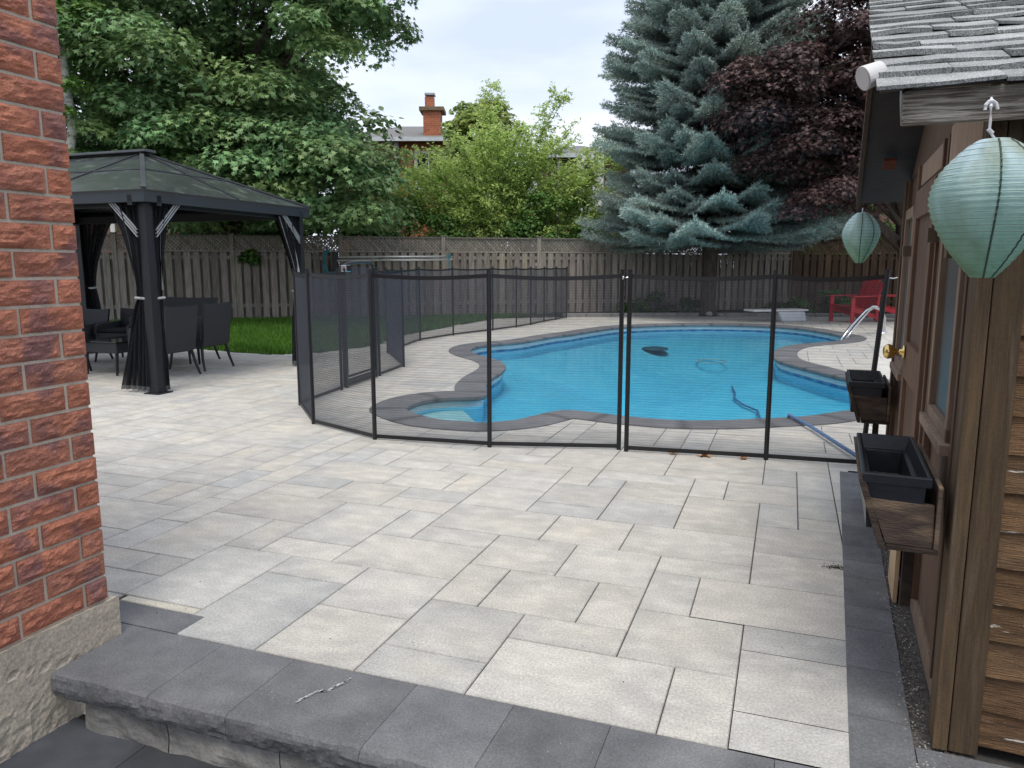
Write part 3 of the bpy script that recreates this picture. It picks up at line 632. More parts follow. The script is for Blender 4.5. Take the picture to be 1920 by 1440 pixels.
# knob
kc = S(1.56, -.012, .935); b = MB()
pr = [(.0, -.0), (.032, .0), (.032, -.006), (.013, -.010), (.011, -.034), (.020, -.040), (.031, -.052), (.034, -.066), (.028, -.080), (.014, -.087), (.0, -.088)]
vs = []; n = 20
for (r_, h) in pr:
    for k in range(n):
        a = 2 * math.pi * k / n; vs.append(kc + NS * h + DS * (r_ * math.cos(a)) + ZV * (r_ * math.sin(a)))
b.add(vs, [(j * n + k, (j + 1) * n + k, (j + 1) * n + (k + 1) % n, j * n + (k + 1) % n) for j in range(len(pr) - 1) for k in range(n)]); b.build('knob', M_['brass'], door, smooth=True)
# hinge blocks
for s0, zz in ((.33, 1.34), (.86, 1.40), (1.86, 1.36)):
    b = MB(); sb(b, s0, s0 + .05, -.028, .02, zz, zz + .05, .55); b.build('bracket_block', M_['trimwood'], shed, bevel=.002)
# hanging diagonal boards under the eave
b = MB(); b.prism([S(.10, .010, 1.62), S(.78, .010, 1.62), S(.78, .010, 1.78), S(.10, .010, 1.78)], NS * .024, 1.35); b.build('head_board', M_['trimwood'], shed, bevel=.002)
b = MB(); b.prism([S(.95, .012, 1.67), S(1.7, .012, 1.67), S(1.7, .012, 1.76), S(.95, .012, 1.76)], NS * .02, 1.2); b.build('head_board', M_['trimwood'], shed, bevel=.002)
# front fascia beam (weathered) and roof
BZ0, BZ1 = 1.648, 1.722
b = MB(); sb(b, -.165, -.125, -.203, 2.9, BZ0, BZ1, 1.0); b.build('fascia_beam', M_['beam'], shed, bevel=.004)
b = MB(); b.prism([S(-.125, -.203, BZ0 + .01), S(-.125, -.203, BZ1), S(.02, -.20, BZ1 + .06), S(.02, -.20, BZ1 + .02)], NS * .018, 1); b.build('beam_return', M_['bracebar'], shed)
RS, RZ = 1.27, 2.345; ES, EZ = -.19, 1.724; slope = (RZ - EZ) / (RS - ES)
nL = -.262
# front roof deck
b = MB(); b.prism([S(ES + .06, nL + .012, EZ + .012), S(RS, nL + .012, RZ - .018), S(RS, nL + .012, RZ - .05), S(ES + .09, nL + .012, EZ + .012)], NS * 3.2); b.build('roof_deck', M_['soffit'], shed)
# courses of shingles
q = random.Random(8); sm = MB(); cl = math.hypot(RS - ES, RZ - EZ); nc = 13; du = Vector(DS * (RS - ES) + ZV * (RZ - EZ)).normalized(); up = NS.cross(du)
if up.z < 0: up = -up
e0 = S(ES, 0, EZ)
for c in range(nc):
    l0 = cl * c / nc - .004 if c else -.012; l1 = cl * (c + 1) / nc + .03; n0 = nL - q.uniform(0, .006); first = True
    while n0 < 2.9:
        wd = q.choice([.12, .17, .24, .3, .2]); n1 = n0 + wd
        thick = .007 + (.006 if q.random() < .5 else 0); cut = q.uniform(-.012, .006) if c else 0
        if c == 0: thick = .007; wd = .26; n1 = n0 + wd
        sag = lambda n: -.012 * math.sin(min(1, max(0, (n + .2) / 1.2)) * 3.1) * (1 if c < 6 else .5)
        g = q.uniform(.78, 1.15); o = e0 + NS * n0
        pts = []
        for nn in (n0 + .0015, (n0 + n1) / 2, n1 - .0015):
            base = e0 + NS * nn; cu = q.uniform(0, .010)
            pts.append([base + du * (l0 + cut) + up * (thick + .003 + cu + sag(nn)), base + du * l1 + up * (.0035 + sag(nn)), base + du * (l0 + cut) + up * (.0015 + sag(nn) + cu), ])
        vs = [p for r_ in pts for p in r_]
        sm.add(vs, [(0, 1, 4, 3), (3, 4, 7, 6), (2, 0, 3, 5), (5, 3, 6, 8), (2, 1, 0), (8, 6, 7)], (g, g, g * 1.01)); n0 = n1
sm.build('shingles', M_['shingle'], shed)
# rear slope, rakes, ridge
nR = -.215; BS_, BZ_ = 2.78, 1.66
b = MB(); b.prism([S(RS, nR, RZ), S(BS_, nR + .0, BZ_ + .05), S(BS_, nR, BZ_ + .02), S(RS, nR, RZ - .05)], NS * 3.2); b.build('rear_roof', M_['soffit'], shed)
b = MB(); b.prism([S(RS, nR - .022, RZ + .03), S(BS_ + .02, nR - .012, BZ_ + .08), S(BS_ + .02, nR - .012, BZ_ - .015), S(RS, nR - .022, RZ - .07)], NS * .02, .55); b.build('rear_rake', M_['sidewood'], shed)
b = MB(); b.prism([S(ES + .08, nL + .012, EZ + .015), S(RS, nL + .012, RZ - .01), S(RS, nL + .012, RZ - .05), S(ES + .12, nL + .012, EZ + .015)], NS * .02, .35); b.build('front_rake', M_['sidewood'], shed)
b = MB(); sb(b, RS - .03, RS + .03, nL, 2.9, RZ - .005, RZ + .012, .7); b.build('ridge_cap', M_['shingle'], shed)
# rear soffit vent
b = MB(); a0 = S(2.25, -.12, 1.865); sv = Vector(S(BS_, 0, BZ_) - S(RS, 0, RZ)).normalized(); b.par(a0 - ZV * .0, sv * .09, NS * .06, -ZV * .012, (.9, .4, .3)); b.build('soffit_vent', M_['sidewood'], shed)
# tan sheathing sheet under near window box, lower recess
b = MB(); sb(b, .96, 1.22, -.035, -.02, .0, .52, 1); tag(b.build('leaning_board', M_['tan']), 'pale tan board leaning on the shed wall below the near window box', 'board')

# spotlight on the rake
sp = empty('outdoor_spotlight', S(-.02, nL - .03, 1.86), 'white cylindrical spotlight fixed under the edge of the shingle roof', 'spotlight')
ax = (AT(1618, 152, 1.90) - AT(1645, 138, 1.98)); c0 = AT(1652, 134, 1.97); axn = (AT(1622, 146, 1.965) - c0).normalized()
b = MB(); b.tube([c0, c0 + axn * .05, c0 + axn * .052, c0 + axn * .046], [.026, .030, .027, .001], 24); b.build('housing', M_['white'], sp, smooth=False, bevel=.001)
b = MB(); b.tube([c0 - ZV * .02, c0 + NS * .02 - ZV * .045], .008, 12); b.build('mount', M_['white'], sp)

# window boxes and pots
def wbox(s0, lab1, lab2, L=.56, zt=.685, tone=1.0):
    r_ = empty('window_box', S(s0 + L / 2, -.1, .56), lab1, 'window box', 'wooden window boxes on the shed wall')
    z0, z1 = zt - .125, zt
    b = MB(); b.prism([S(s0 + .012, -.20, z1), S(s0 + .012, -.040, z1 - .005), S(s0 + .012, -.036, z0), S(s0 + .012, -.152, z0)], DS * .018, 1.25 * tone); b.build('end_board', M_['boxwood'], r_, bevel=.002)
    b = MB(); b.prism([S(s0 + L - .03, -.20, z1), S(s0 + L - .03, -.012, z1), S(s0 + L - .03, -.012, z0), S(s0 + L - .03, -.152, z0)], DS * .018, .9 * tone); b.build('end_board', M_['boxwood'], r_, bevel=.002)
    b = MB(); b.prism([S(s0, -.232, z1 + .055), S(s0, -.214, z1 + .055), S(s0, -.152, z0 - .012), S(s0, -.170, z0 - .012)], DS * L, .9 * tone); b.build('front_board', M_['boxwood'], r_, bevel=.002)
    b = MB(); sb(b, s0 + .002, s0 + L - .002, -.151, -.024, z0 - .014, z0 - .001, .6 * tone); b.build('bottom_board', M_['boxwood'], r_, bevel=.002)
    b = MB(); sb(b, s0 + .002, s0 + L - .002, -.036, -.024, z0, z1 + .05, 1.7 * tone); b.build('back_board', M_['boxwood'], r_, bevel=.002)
    for sx in (s0 + .22,):
        b = MB(); sb(b, sx, sx + .02, -.085, -.055, .30, z0 - .015, .6 * tone); b.build('bracket', M_['boxwood'], r_, bevel=.002)
    p_ = empty('planter_pot', S(s0 + L / 2, -.12, zt - .07), lab2, 'planter pot', 'black plastic pots in the window boxes')
    def ringz(d, z):
        a = [(s0 + .0 + d, -.222 + d), (s0 + L - .015 - d, -.222 + d), (s0 + L - .015 - d, -.052 - d), (s0 + .0 + d, -.052 - d)]
        return [S(x, y, z) for x, y in a]
    zt2 = zt + .072
    prof = [(.018, zt2 - .16), (.012, zt2 - .045), (.012, zt2 - .028), (.0, zt2 - .028), (-.001, zt2), (.008, zt2 + .002), (.010, zt2 - .002), (.020, zt2 - .045), (.030, zt2 - .047), (.036, zt2 - .135)]
    rg = [ringz(d_, z_) for d_, z_ in prof]; vs = [v for r in rg for v in r]; m = len(rg)
    b = MB(); b.add(vs, [tuple((k * 4 + i, k * 4 + (i + 1) % 4, (k + 1) * 4 + (i + 1) % 4, (k + 1) * 4 + i)) for k in range(m - 1) for i in range(4)] + [(3, 2, 1, 0), tuple((m - 1) * 4 + i for i in (0, 1, 2, 3))]); b.build('shell', M_['potplastic'], p_, bevel=.003)
    b = MB(); b.add(ringz(.0365, zt2 - .12), [(0, 1, 2, 3)]); b.build('dry_soil', M_['gravel'], p_)
wbox(.0, 'near wooden window box with slanted front on the shed corner side', 'black plastic pot with dusty bottom in the near window box', tone=1.0)
wbox(1.93, 'far wooden window box beyond the brass door knob', 'black plastic pot in the far window box', L=.5, zt=.665, tone=.75)

# lanterns
def lantern(c, r, h, ribs, label, hook=True):
    l_ = empty('paper_lantern', c, label, 'lantern', 'green paper lanterns hung from the shed roof')
    prof = []; n = ribs * 4
    for k in range(n + 1):
        t = k / n   # 0 top 1 bottom
        if t < .42: rr_ = .26 + .74 * math.sin(t / .42 * math.pi / 2) ** .8
        else: rr_ = .20 + .80 * (1 - ((t - .42) / .58) ** 1.65)
        rr_ = max(rr_, .2); ph = (k % 4) / 4.0
        rr_ *= 1 - .028 * math.sin(ph * math.pi)
        prof.append((r * rr_, h * (1 - t) - h))
    b = MB(); wob = lambda a, j: .013 * noise.noise(Vector((math.cos(a) * 2.5, math.sin(a) * 2.5, j * .06))) + .006 * noise.noise(Vector((math.cos(a) * 9, math.sin(a) * 9, j * .3)))
    b.lathe([(r * .05, .002)] + prof, c, 64, 1, wob)
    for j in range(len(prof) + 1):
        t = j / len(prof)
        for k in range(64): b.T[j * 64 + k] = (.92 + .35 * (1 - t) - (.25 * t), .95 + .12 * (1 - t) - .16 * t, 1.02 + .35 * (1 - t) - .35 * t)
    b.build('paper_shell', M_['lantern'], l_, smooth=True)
    b = MB()
    for k in range(3, n, 4):
        rr_, z_ = prof[k]; b.tube([c + Vector((rr_ * 1.004 * math.cos(a), rr_ * 1.004 * math.sin(a), z_)) for a in np.linspace(0, 2 * math.pi, 49)], .0009, 4, cap=False)
    b.build('wire_rib', M_['lanternrib'], l_)
    b = MB()
    for a in (-1.95, -1.25, 1.2, 2.4):
        b.tube([c + Vector((rr_ * 1.001 * math.cos(a + z_ * .3), rr_ * 1.001 * math.sin(a + z_ * .3), z_)) for rr_, z_ in prof[1:]], .0022, 5)
    b.build('seam', M_['lanternseam'], l_)
    return l_
L1 = AT(1866, 262, 1.60)
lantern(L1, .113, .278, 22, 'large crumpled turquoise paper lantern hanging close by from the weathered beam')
hk = AT(1858, 200, 1.60)
b = MB(); top = AT(1859, 184, 1.64); b.tube([top, AT(1859, 192, 1.62), hk, AT(1857, 225, 1.60), AT(1855, 245, 1.60), L1 + Vector((0, 0, .0))], .0028, 6); b.tube([AT(1847, 206, 1.61), AT(1848, 197, 1.61), AT(1854, 190, 1.61), AT(1861, 189, 1.61), AT(1868, 194, 1.61), AT(1871, 205, 1.61)], .0035, 6); b.tube([AT(1853, 242, 1.60), AT(1861, 250, 1.60)], .004, 6)
tag(b.build('white_hook', M_['string']), 'white hook and knotted cord on the beam holding the large lantern', 'hook')
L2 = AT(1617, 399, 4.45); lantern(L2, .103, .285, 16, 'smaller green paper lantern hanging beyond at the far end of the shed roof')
b = MB(); b.tube([L2, AT(1618, 390, 4.47)], .004, 6); tag(b.build('lantern_cord', M_['string']), 'short cord holding the smaller lantern under the far rake', 'cord')

# ================================================================ BLACK MESH POOL FENCE
def safety_fence(pts, label, first=True, lean=None):
    f = empty('mesh_pool_fence', (*pts[0], 0), label, 'mesh fence', 'black mesh safety fence sections around the pool')
    Pn = [Vector((x, y, 0)) for x, y in pts]; H_ = 1.265
    tops = [p + ZV * (H_ + .02) for p in Pn]
    if lean: tops[lean[0]] = tops[lean[0]] + Vector(lean[1])
    for p, t in zip(Pn, tops):
        b = MB(); b.tube([p, t], .0165, 10); b.tube([t, t + ZV * .004], .019, 10); b.build('post', M_['black'], f, smooth=False)
    for i in range(len(Pn) - 1):
        a, c = Pn[i], Pn[i + 1]; at, ct = tops[i], tops[i + 1]; d = (c - a).normalized() * .014
        b = MB(); m = 8; vs = []
        for k in range(m + 1):
            lo = (a + d).lerp(c - d, k / m); hi = (at + d).lerp(ct - d, k / m); sag = .018 * math.sin(math.pi * k / m)
            vs += [lo + ZV * .03, Vector((hi.x, hi.y, hi.z - .04 - sag))]
        b.add(vs, [(2 * k, 2 * k + 2, 2 * k + 3, 2 * k + 1) for k in range(m)]); b.build('mesh_panel', M_['mesh'], f)
        b = MB()
        for k in range(m):
            u0, u1 = vs[2 * k + 1], vs[2 * k + 3]; b.bar(u0 + ZV * .0, u1, .004, .028)
        b.build('top_hem', M_['black'], f)
        b = MB(); b.bar(a + ZV * .027, c + ZV * .027, .012, .028); b.build('bottom_hem', M_['black'], f)
    return f
FA = [G(1160, 843), G(918, 838), G(703, 824), G(588, 795), G(563, 760), G(641, 731)]
FB = [G(1174, 846), G(1436, 862), G(1614, 874)]
FC = [G(712, 705), G(757, 688), G(727, 662), G(788, 639), G(850, 629), G(924, 620), G(968, 614), G(995, 609.5), G(1020, 604), G(1042, 600), G(1062, 596)]
safety_fence(FA, 'front mesh fence section curving from the post gap to the gate on the left')
fb = safety_fence(FB, 'mesh fence section between the post gap and the brown shed', lean=(2, (.09, .02, .0)))
safety_fence(FC, 'rear mesh fence section running along the lawn to the wooden fence')
gp_ = empty('pool_gate', (*G(676, 718), 0), 'black framed mesh gate with a raised top bar in the pool fence', 'gate')
ga, gc = Vector((*G(649, 728), 0)), Vector((*G(705, 708), 0)); gd = (gc - ga).normalized()
b = MB()
for p in (ga, gc): b.bar(p + ZV * .01, p + ZV * 1.29, .045, .04, up=gd)
b.bar(ga + ZV * .07, gc + ZV * .07, .03, .045); b.bar(ga + ZV * .03, gc + ZV * .03, .03, .03)
b.build('frame', M_['black'], gp_, bevel=.003)
b = MB(); b.bar(ga + gd * .05 + ZV * .11, ga + gd * .05 + ZV * 1.25, .02, .02); b.bar(gc - gd * .05 + ZV * .11, gc - gd * .05 + ZV * 1.25, .02, .02); b.bar(ga + gd * .05 + ZV * .12, gc - gd * .05 + ZV * .12, .02, .02); b.build('inner_frame', M_['gazmetal'], gp_)
b = MB(); tp = [ga + ZV * 1.30, ga + gd * .12 + ZV * 1.335, (ga + gc) / 2 + ZV * 1.35, gc - gd * .1 + ZV * 1.35, gc + ZV * 1.31]; b.tube(tp, .018, 8)
b.build('top_bar', M_['black'], gp_)
b = MB(); b.par(ga - gd * .03 + ZV * 1.25, gd * .12, Vector((gd.y, -gd.x, 0)) * .06, ZV * .07); b.build('latch', M_['chrome'], gp_, bevel=.006)
b = MB(); b.add([ga + ZV * .1, gc + ZV * .1, gc + ZV * 1.3, ga + ZV * 1.3], [(0, 1, 2, 3)]); b.build('mesh_panel', M_['mesh'], gp_)
b = MB(); p0 = Vector((*FA[0], 1.235)); p1 = Vector((*FB[0], 1.235)); b.tube([p0, (p0 + p1) / 2 - Vector((0, .02, .0)), p1], .004, 6); b.tube([p0 - Vector((0, .016, .012)), p0 - Vector((0, .024, -.012))], .005, 6)
tag(b.build('fence_latch', M_['chrome']), 'small metal hook joining the two middle fence posts', 'latch')
b = MB(); tpz = Vector((FB[2][0] + .09, FB[2][1] + .02, 1.24)); b.tube([tpz, tpz + Vector((.05, .02, -.005)), tpz + Vector((.10, .04, .005)), tpz + Vector((.115, .04, -.01))], .004, 6)
tag(b.build('fence_latch', M_['chrome']), 'small metal hook between the leaning fence post and the shed', 'latch')

# ================================================================ WOODEN FENCE
q = random.Random(21)
def wood_fence(pts, m, label, hs=2.03, bay=2.5, z0=0.0, closer=False):
    f = empty('wooden_fence', (pts[0][0], pts[0][1], z0), label, 'fence', 'weathered board fences behind the garden')
    for i in range(len(pts) - 1):
        a, c = Vector((*pts[i], z0)), Vector((*pts[i + 1], z0)); L = (c - a).length; d = (c - a).normalized(); nn = Vector((d.y, -d.x, 0))
        nb = max(1, round(L / bay)); bl = L / nb
        for k in range(nb + 1):
            if k == nb and i < len(pts) - 2: continue
            p = a + d * bl * k; g = q.uniform(.9, 1.3); b = MB()
            b.par(p - d * .05 - nn * .04, d * .10, nn * .10, ZV * (hs + .01), g); b.par(p - d * .065 - nn * .055 + ZV * (hs + .012), d * .13, nn * .13, ZV * .03, g * .7); b.build('post', m, f)
        for k in range(nb):
            p = a + d * (bl * k + .05); w_ = bl - .10; b = MB(); x = 0; j = 0
            while x < w_ - .02:
                bw = min(.145, w_ - x); g = q.uniform(.78, 1.3); hh = q.uniform(1.62, 1.63)
                b.par(p + d * x + nn * .022 + ZV * .03, d * bw, nn * .016, ZV * (hh - .03), (g, g * q.uniform(.96, 1.02), g * q.uniform(.92, 1.04)))
                g = q.uniform(.6, .9); b.par(p + d * min(w_ - .02, x + bw - .02) - nn * .036 + ZV * .05, d * min(.10, max(.01, w_ - x - bw)), nn * .016, ZV * (hh - .06), g)
                x += .205
            b.build('board_panel', m, f)
            b = MB()
            for zz in (.30, 1.46): b.par(p - nn * .019 + ZV * zz, d * w_, nn * .038, ZV * .085, q.uniform(.9, 1.2))
            b.par(p - nn * .02 + ZV * 1.635, d * w_, nn * .06, ZV * .035, 1.2); b.par(p - nn * .03 + ZV * (hs - .035), d * w_, nn * .08, ZV * .035, .75)
            b.build('rail', m, f)
            b = MB(); z_a, z_b = 1.672, hs - .04; hh = z_b - z_a; st_ = .085
            for lay, sg in ((0, 1), (1, -1)):
                x = -hh
                while x < w_:
                    x0, x1 = x, x + hh
                    if sg > 0: A, B = (x0, z_a), (x1, z_b)
                    else: A, B = (x0, z_b), (x1, z_a)
                    (ax_, az), (bx, bz) = A, B
                    if ax_ < 0: az += (bz - az) * (0 - ax_) / (bx - ax_); ax_ = 0
                    if bx > w_: bz -= (bz - az) * (bx - w_) / (bx - ax_); bx = w_
                    if bx - ax_ > .01: b.bar(p + d * ax_ + nn * (.004 + .009 * lay) + ZV * az, p + d * bx + nn * (.004 + .009 * lay) + ZV * bz, .007, .036, up=Vector((0, 0, 1)), t=q.uniform(.8, 1.3))
                    x += st_ * 1.0
            b.build('lattice_panel', m, f)
    return f
fx = [-14.2 + 2.45 * k for k in range(10)]; FX0, FX1 = -14.2, 8.16
def fy(x): return 22.4 + (x - 8.16) * .261
wood_fence([(FX0, fy(FX0)), (FX1, fy(FX1))], M_['fencewood'], 'long grey weathered board fence with lattice top across the back of the garden', bay=2.53)
wood_fence([(8.25, 22.3), (10.6, 20.1), (13.6, 17.3)], M_['brownfence'], 'browner board fence section with lattice top behind the red chairs', bay=3.0, hs=2.06)

# ================================================================ BED, KERB, LAWN
KB = [Vector(G(1056, 594)), Vector(G(1270, 592.3)), Vector(G(1420, 592.5)), Vector(G(1480, 593)), Vector(G(1600, 594)), Vector(G(1680, 595))]
q = random.Random(5); kb = MB()
for i in range(len(KB) - 1):
    a, c = KB[i], KB[i + 1]; L = (c - a).length; d = (c - a) / L; x = 0
    while x < L - .02:
        l_ = min(q.uniform(.5, .7), L - x); o = a + d * x; kb.par((o.x, o.y, -.02), (d.x * (l_ - .01), d.y * (l_ - .01), 0), (-d.y * .16, d.x * .16, 0), (0, 0, .10), q.uniform(.85, 1.15)); x += l_
struct(kb.build('garden_kerb', M_['kerb'], bevel=.01))
bed = [(p.x, p.y + .12) for p in KB] + [(12.5, 18.3), (8.2, 22.25), (fx[0] + 15.2, fy(fx[0] + 15.2) - .05)]
struct(tess('mulch_bed', bed, [], .055, M_['mulch']))
lawnp = [(p.x, p.y) for p in LE] + [(.7, 20.3), (-14, fy(-14) - .05), (-14.5, 13.5)]
struct(tess('lawn', lawnp, [], -.004, M_['lawn']))
N = 70000; xs = rng.uniform(-13, 1, N * 3); ys = rng.uniform(10.5, 20.4, N * 3)
pr_ = inpoly_np(xs, ys, np.array(lawnp)); xs = xs[pr_][:N]; ys = ys[pr_][:N]; n_ = len(xs)
ang = rng.uniform(0, 6.28, n_); h = rng.uniform(.05, .11, n_); wv = .006 + .004 * (ys / 20); lx = rng.normal(0, .03, n_); ly = rng.normal(0, .03, n_)
V = np.zeros((n_, 3, 3)); V[:, 0] = np.stack([xs - np.cos(ang) * wv, ys - np.sin(ang) * wv, np.full(n_, -.004)], 1); V[:, 1] = np.stack([xs + np.cos(ang) * wv, ys + np.sin(ang) * wv, np.full(n_, -.004)], 1); V[:, 2] = np.stack([xs + lx, ys + ly, h], 1)
g = rng.uniform(.7, 1.35, n_); tn = np.stack([g * rng.uniform(.8, 1.4, n_), g, g * .9], 1)
tag(batch('grass', V, 3, [(0, 1, 2)], tn, M_['grass']), 'bright green mown grass of the lawn beyond the gazebo', 'grass', kind='stuff')

# ================================================================ POOL POLES ON FENCE
Yp = fy(-3.2) - .35
for k, (y0, y1, x0, x1) in enumerate([(482, 481, 634, 845), (488.5, 487.5, 632, 848)]):
    a = AT(x0, y0, Yp - .3); c = AT(x1, y1, Yp + .25); b = MB(); b.tube([a, c], .023, 10)
    tag(b.build('pool_pole', M_['alu'], smooth=True), ['upper', 'lower'][k] + ' of the two long silver poles held level against the wooden fence', 'pole', 'silver pool poles along the fence')
b = MB(); a = AT(627, 468, Yp - .25); b.par(a + Vector((-.07, 0, -.52)), (.14, 0, 0), (0, .12, 0), (0, 0, .46)); b.par(a + Vector((-.04, -.03, -1.6)), (.06, 0, 0), (0, .06, 0), (0, 0, 1.1)); tag(b.build('pole_bracket', M_['black'], bevel=.01), 'black bracket holding the left ends of the silver poles', 'bracket')
b = MB()
for k in range(4):
    o = AT(612 + k * 2, 470, Yp - .35); b.tube([o + Vector((0, 0, .03)), o + Vector((-.06 - .02 * k, 0, -.15)), o + Vector((-.09 - .015 * k, 0, -.35)), o + Vector((-.03, 0, -.55)), o + Vector((.05, 0, -.72))], .018, 6)
tag(b.build('hanging_hose', M_['teal']), 'blue green hose loops hanging left of the black bracket', 'hose')
b = MB(); a = AT(841, 478, Yp + .12); b.par(a + Vector((-.05, -.06, -.06)), (.10, 0, 0), (0, .1, 0), (0, 0, .07)); b.par(a + Vector((.0, -.05, -.4)), (.03, 0, 0), (0, .01, 0), (0, 0, .36)); tag(b.build('teal_strap', M_['teal']), 'teal strap tied round the right ends of the poles', 'strap')

# fallen leaves by the fence
for k, (px, py, sz, lab) in enumerate([(1262, 852, .03, 'small curled brown leaf on the paving nearest the fence gap'), (1322, 856, .05, 'largest dry leaf lying against the bottom of the mesh fence'), (1394, 861, .03, 'reddish dry leaf close to the middle fence post')]):
    c = Vector((*G(px, py), .003)); q = random.Random(k); b = MB(); n = 11; pts = []
    for i in range(n):
        a = 2 * math.pi * i / n; r_ = sz * (1 if i % 2 else .55) * q.uniform(.8, 1.2); pts.append(c + Vector((r_ * math.cos(a) * 1.3, r_ * math.sin(a), q.uniform(.0, .018))))
    b.add([c + ZV * .004] + pts, [(0, i + 1, (i + 1) % n + 1) for i in range(n)], q.uniform(.8, 1.3)); b.tube([c, c + Vector((sz * 1.6, -.01, .004))], .0015, 4)
    tag(b.build('fallen_leaf', M_['dryleaf']), lab, 'leaf', 'dry leaves along the mesh fence')

# ================================================================ GAZEBO
GU0, GU1, GV0, GV1 = 6.06, 8.58, -6.13, -9.95; OV = .12; EZb, EZt, RZg = 1.94, 2.058, 2.645
gz = empty('gazebo', P((GU0 + GU1) / 2, (GV0 + GV1) / 2, 0), 'black metal gazebo with smoked hip roof and tied back mesh curtains', 'gazebo')
corners = [(GU0, GV0), (GU1, GV0), (GU1, GV1), (GU0, GV1)]
for (u, v) in corners:
    b = MB(); b.par(P(u - .055, v - .055, 0), U2 * .11, V2 * .11, ZV * EZb); b.par(P(u - .10, v - .10, 0), U2 * .20, V2 * .20, ZV * .012)
    b.par(P(u - .062, v - .062, .0), U2 * .124, V2 * .124, ZV * .05); b.build('post', M_['gazmetal'], gz, bevel=.004)
c4 = [P(GU0 - OV, GV0 + OV), P(GU1 + OV, GV0 + OV), P(GU1 + OV, GV1 - OV), P(GU0 - OV, GV1 - OV)]
for i in range(4):
    a, c = c4[i], c4[(i + 1) % 4]; d = (c - a).normalized(); nn = Vector((-d.y, d.x, 0))
    if nn.dot(P((GU0 + GU1) / 2, (GV0 + GV1) / 2) - a) < 0: nn = -nn
    b = MB(); b.prism([a + ZV * EZb, a + ZV * EZt, a + ZV * EZt + nn * .05 + d * .05, a + ZV * (EZb) + nn * .05 + d * .05], (c - a) - d * .0 , 1)
    b = MB(); b.add([a + ZV * EZb, c + ZV * EZb, c + ZV * (EZt - .02), a + ZV * (EZt - .02), a - nn * .02 - d * .02 + ZV * EZt, c - nn * .02 + d * .02 + ZV * EZt, c + nn * .06 - d * .06 + ZV * EZt, a + nn * .06 + d * .06 + ZV * EZt,
                     a + nn * .06 + d * .06 + ZV * EZb, c + nn * .06 - d * .06 + ZV * EZb], [(0, 1, 2, 3), (3, 2, 5, 4), (4, 5, 6, 7), (7, 6, 9, 8), (8, 9, 1, 0)])
    b.build('fascia', M_['fasciagaz'], gz)
    b = MB(); b.bar(a + nn * .19 + ZV * (EZb + .02), c + nn * .19 + ZV * (EZb + .02), .06, .10); b.build('beam', M_['gazmetal'], gz)
hu_ = (GU1 - GU0) / 2 + OV; um = (GU0 + GU1) / 2; r0 = P(um, GV0 + OV - hu_, RZg); r1 = P(um, GV1 - OV + hu_, RZg); e = [c + ZV * (EZt + .005) for c in c4]
for nm, poly in (('n', [e[0], e[3], r1, r0]), ('r', [e[0], r0, e[1]]), ('f', [e[1], r0, r1, e[2]]), ('l', [e[2], r1, e[3]])):
    b = MB(); b.prism(poly, ZV * -.008); b.build('roof_panel', M_['roofpanel'], gz)
M_['trimgaz'] = mat('gazebo_trim', (.055, .06, .065), rough=.4, scale=2, bump=0, spec=.5)
for a, c in ((e[0], r0), (e[1], r0), (e[2], r1), (e[3], r1)):
    b = MB(); b.bar(a + ZV * .012, c + ZV * .012, .05, .018); b.build('hip_trim', M_['trimgaz'], gz)
b = MB(); b.par(r0 + ZV * .005 + V2 * .13 - U2 * .09, U2 * .18, -V2 * ((r0 - r1).length + .26), ZV * .03, 1.8); b.build('ridge_cap', M_['trimgaz'], gz, bevel=.005)
def seam(a, c, w_=.022, t=.6):
    b = MB(); b.bar(a + ZV * .008, c + ZV * .008, w_, .012, t=t); b.build('rafter', M_['trimgaz'], gz)
seam(r0, (e[0] + e[1]) / 2); seam(r0, e[0].lerp(e[3], .36)); seam(r0, e[1].lerp(e[2], .36)); seam(r0.lerp(r1, .9), e[0].lerp(e[3], .64))
seam(e[0].lerp(r0, .5), e[1].lerp(r0, .5), .014, 1.4); seam(e[0].lerp(r0, .5), e[3].lerp(r1, .5), .014, 1.4)
for (u, v) in corners:
    su = 1 if u == GU0 else -1; sv = 1 if v == GV1 else -1
    for dv, ov in ((U2 * su, -V2 * sv * .07), (V2 * sv, -U2 * su * .07)):
        for k in range(3):
            b = MB(); o = P(u, v); b.bar(o + ov + dv * .05 + ZV * (1.60 + k * .035), o + ov + dv * (.39 - k * .035) + ZV * (1.94), .013, .012); b.build('brace', M_['bracebar'], gz)
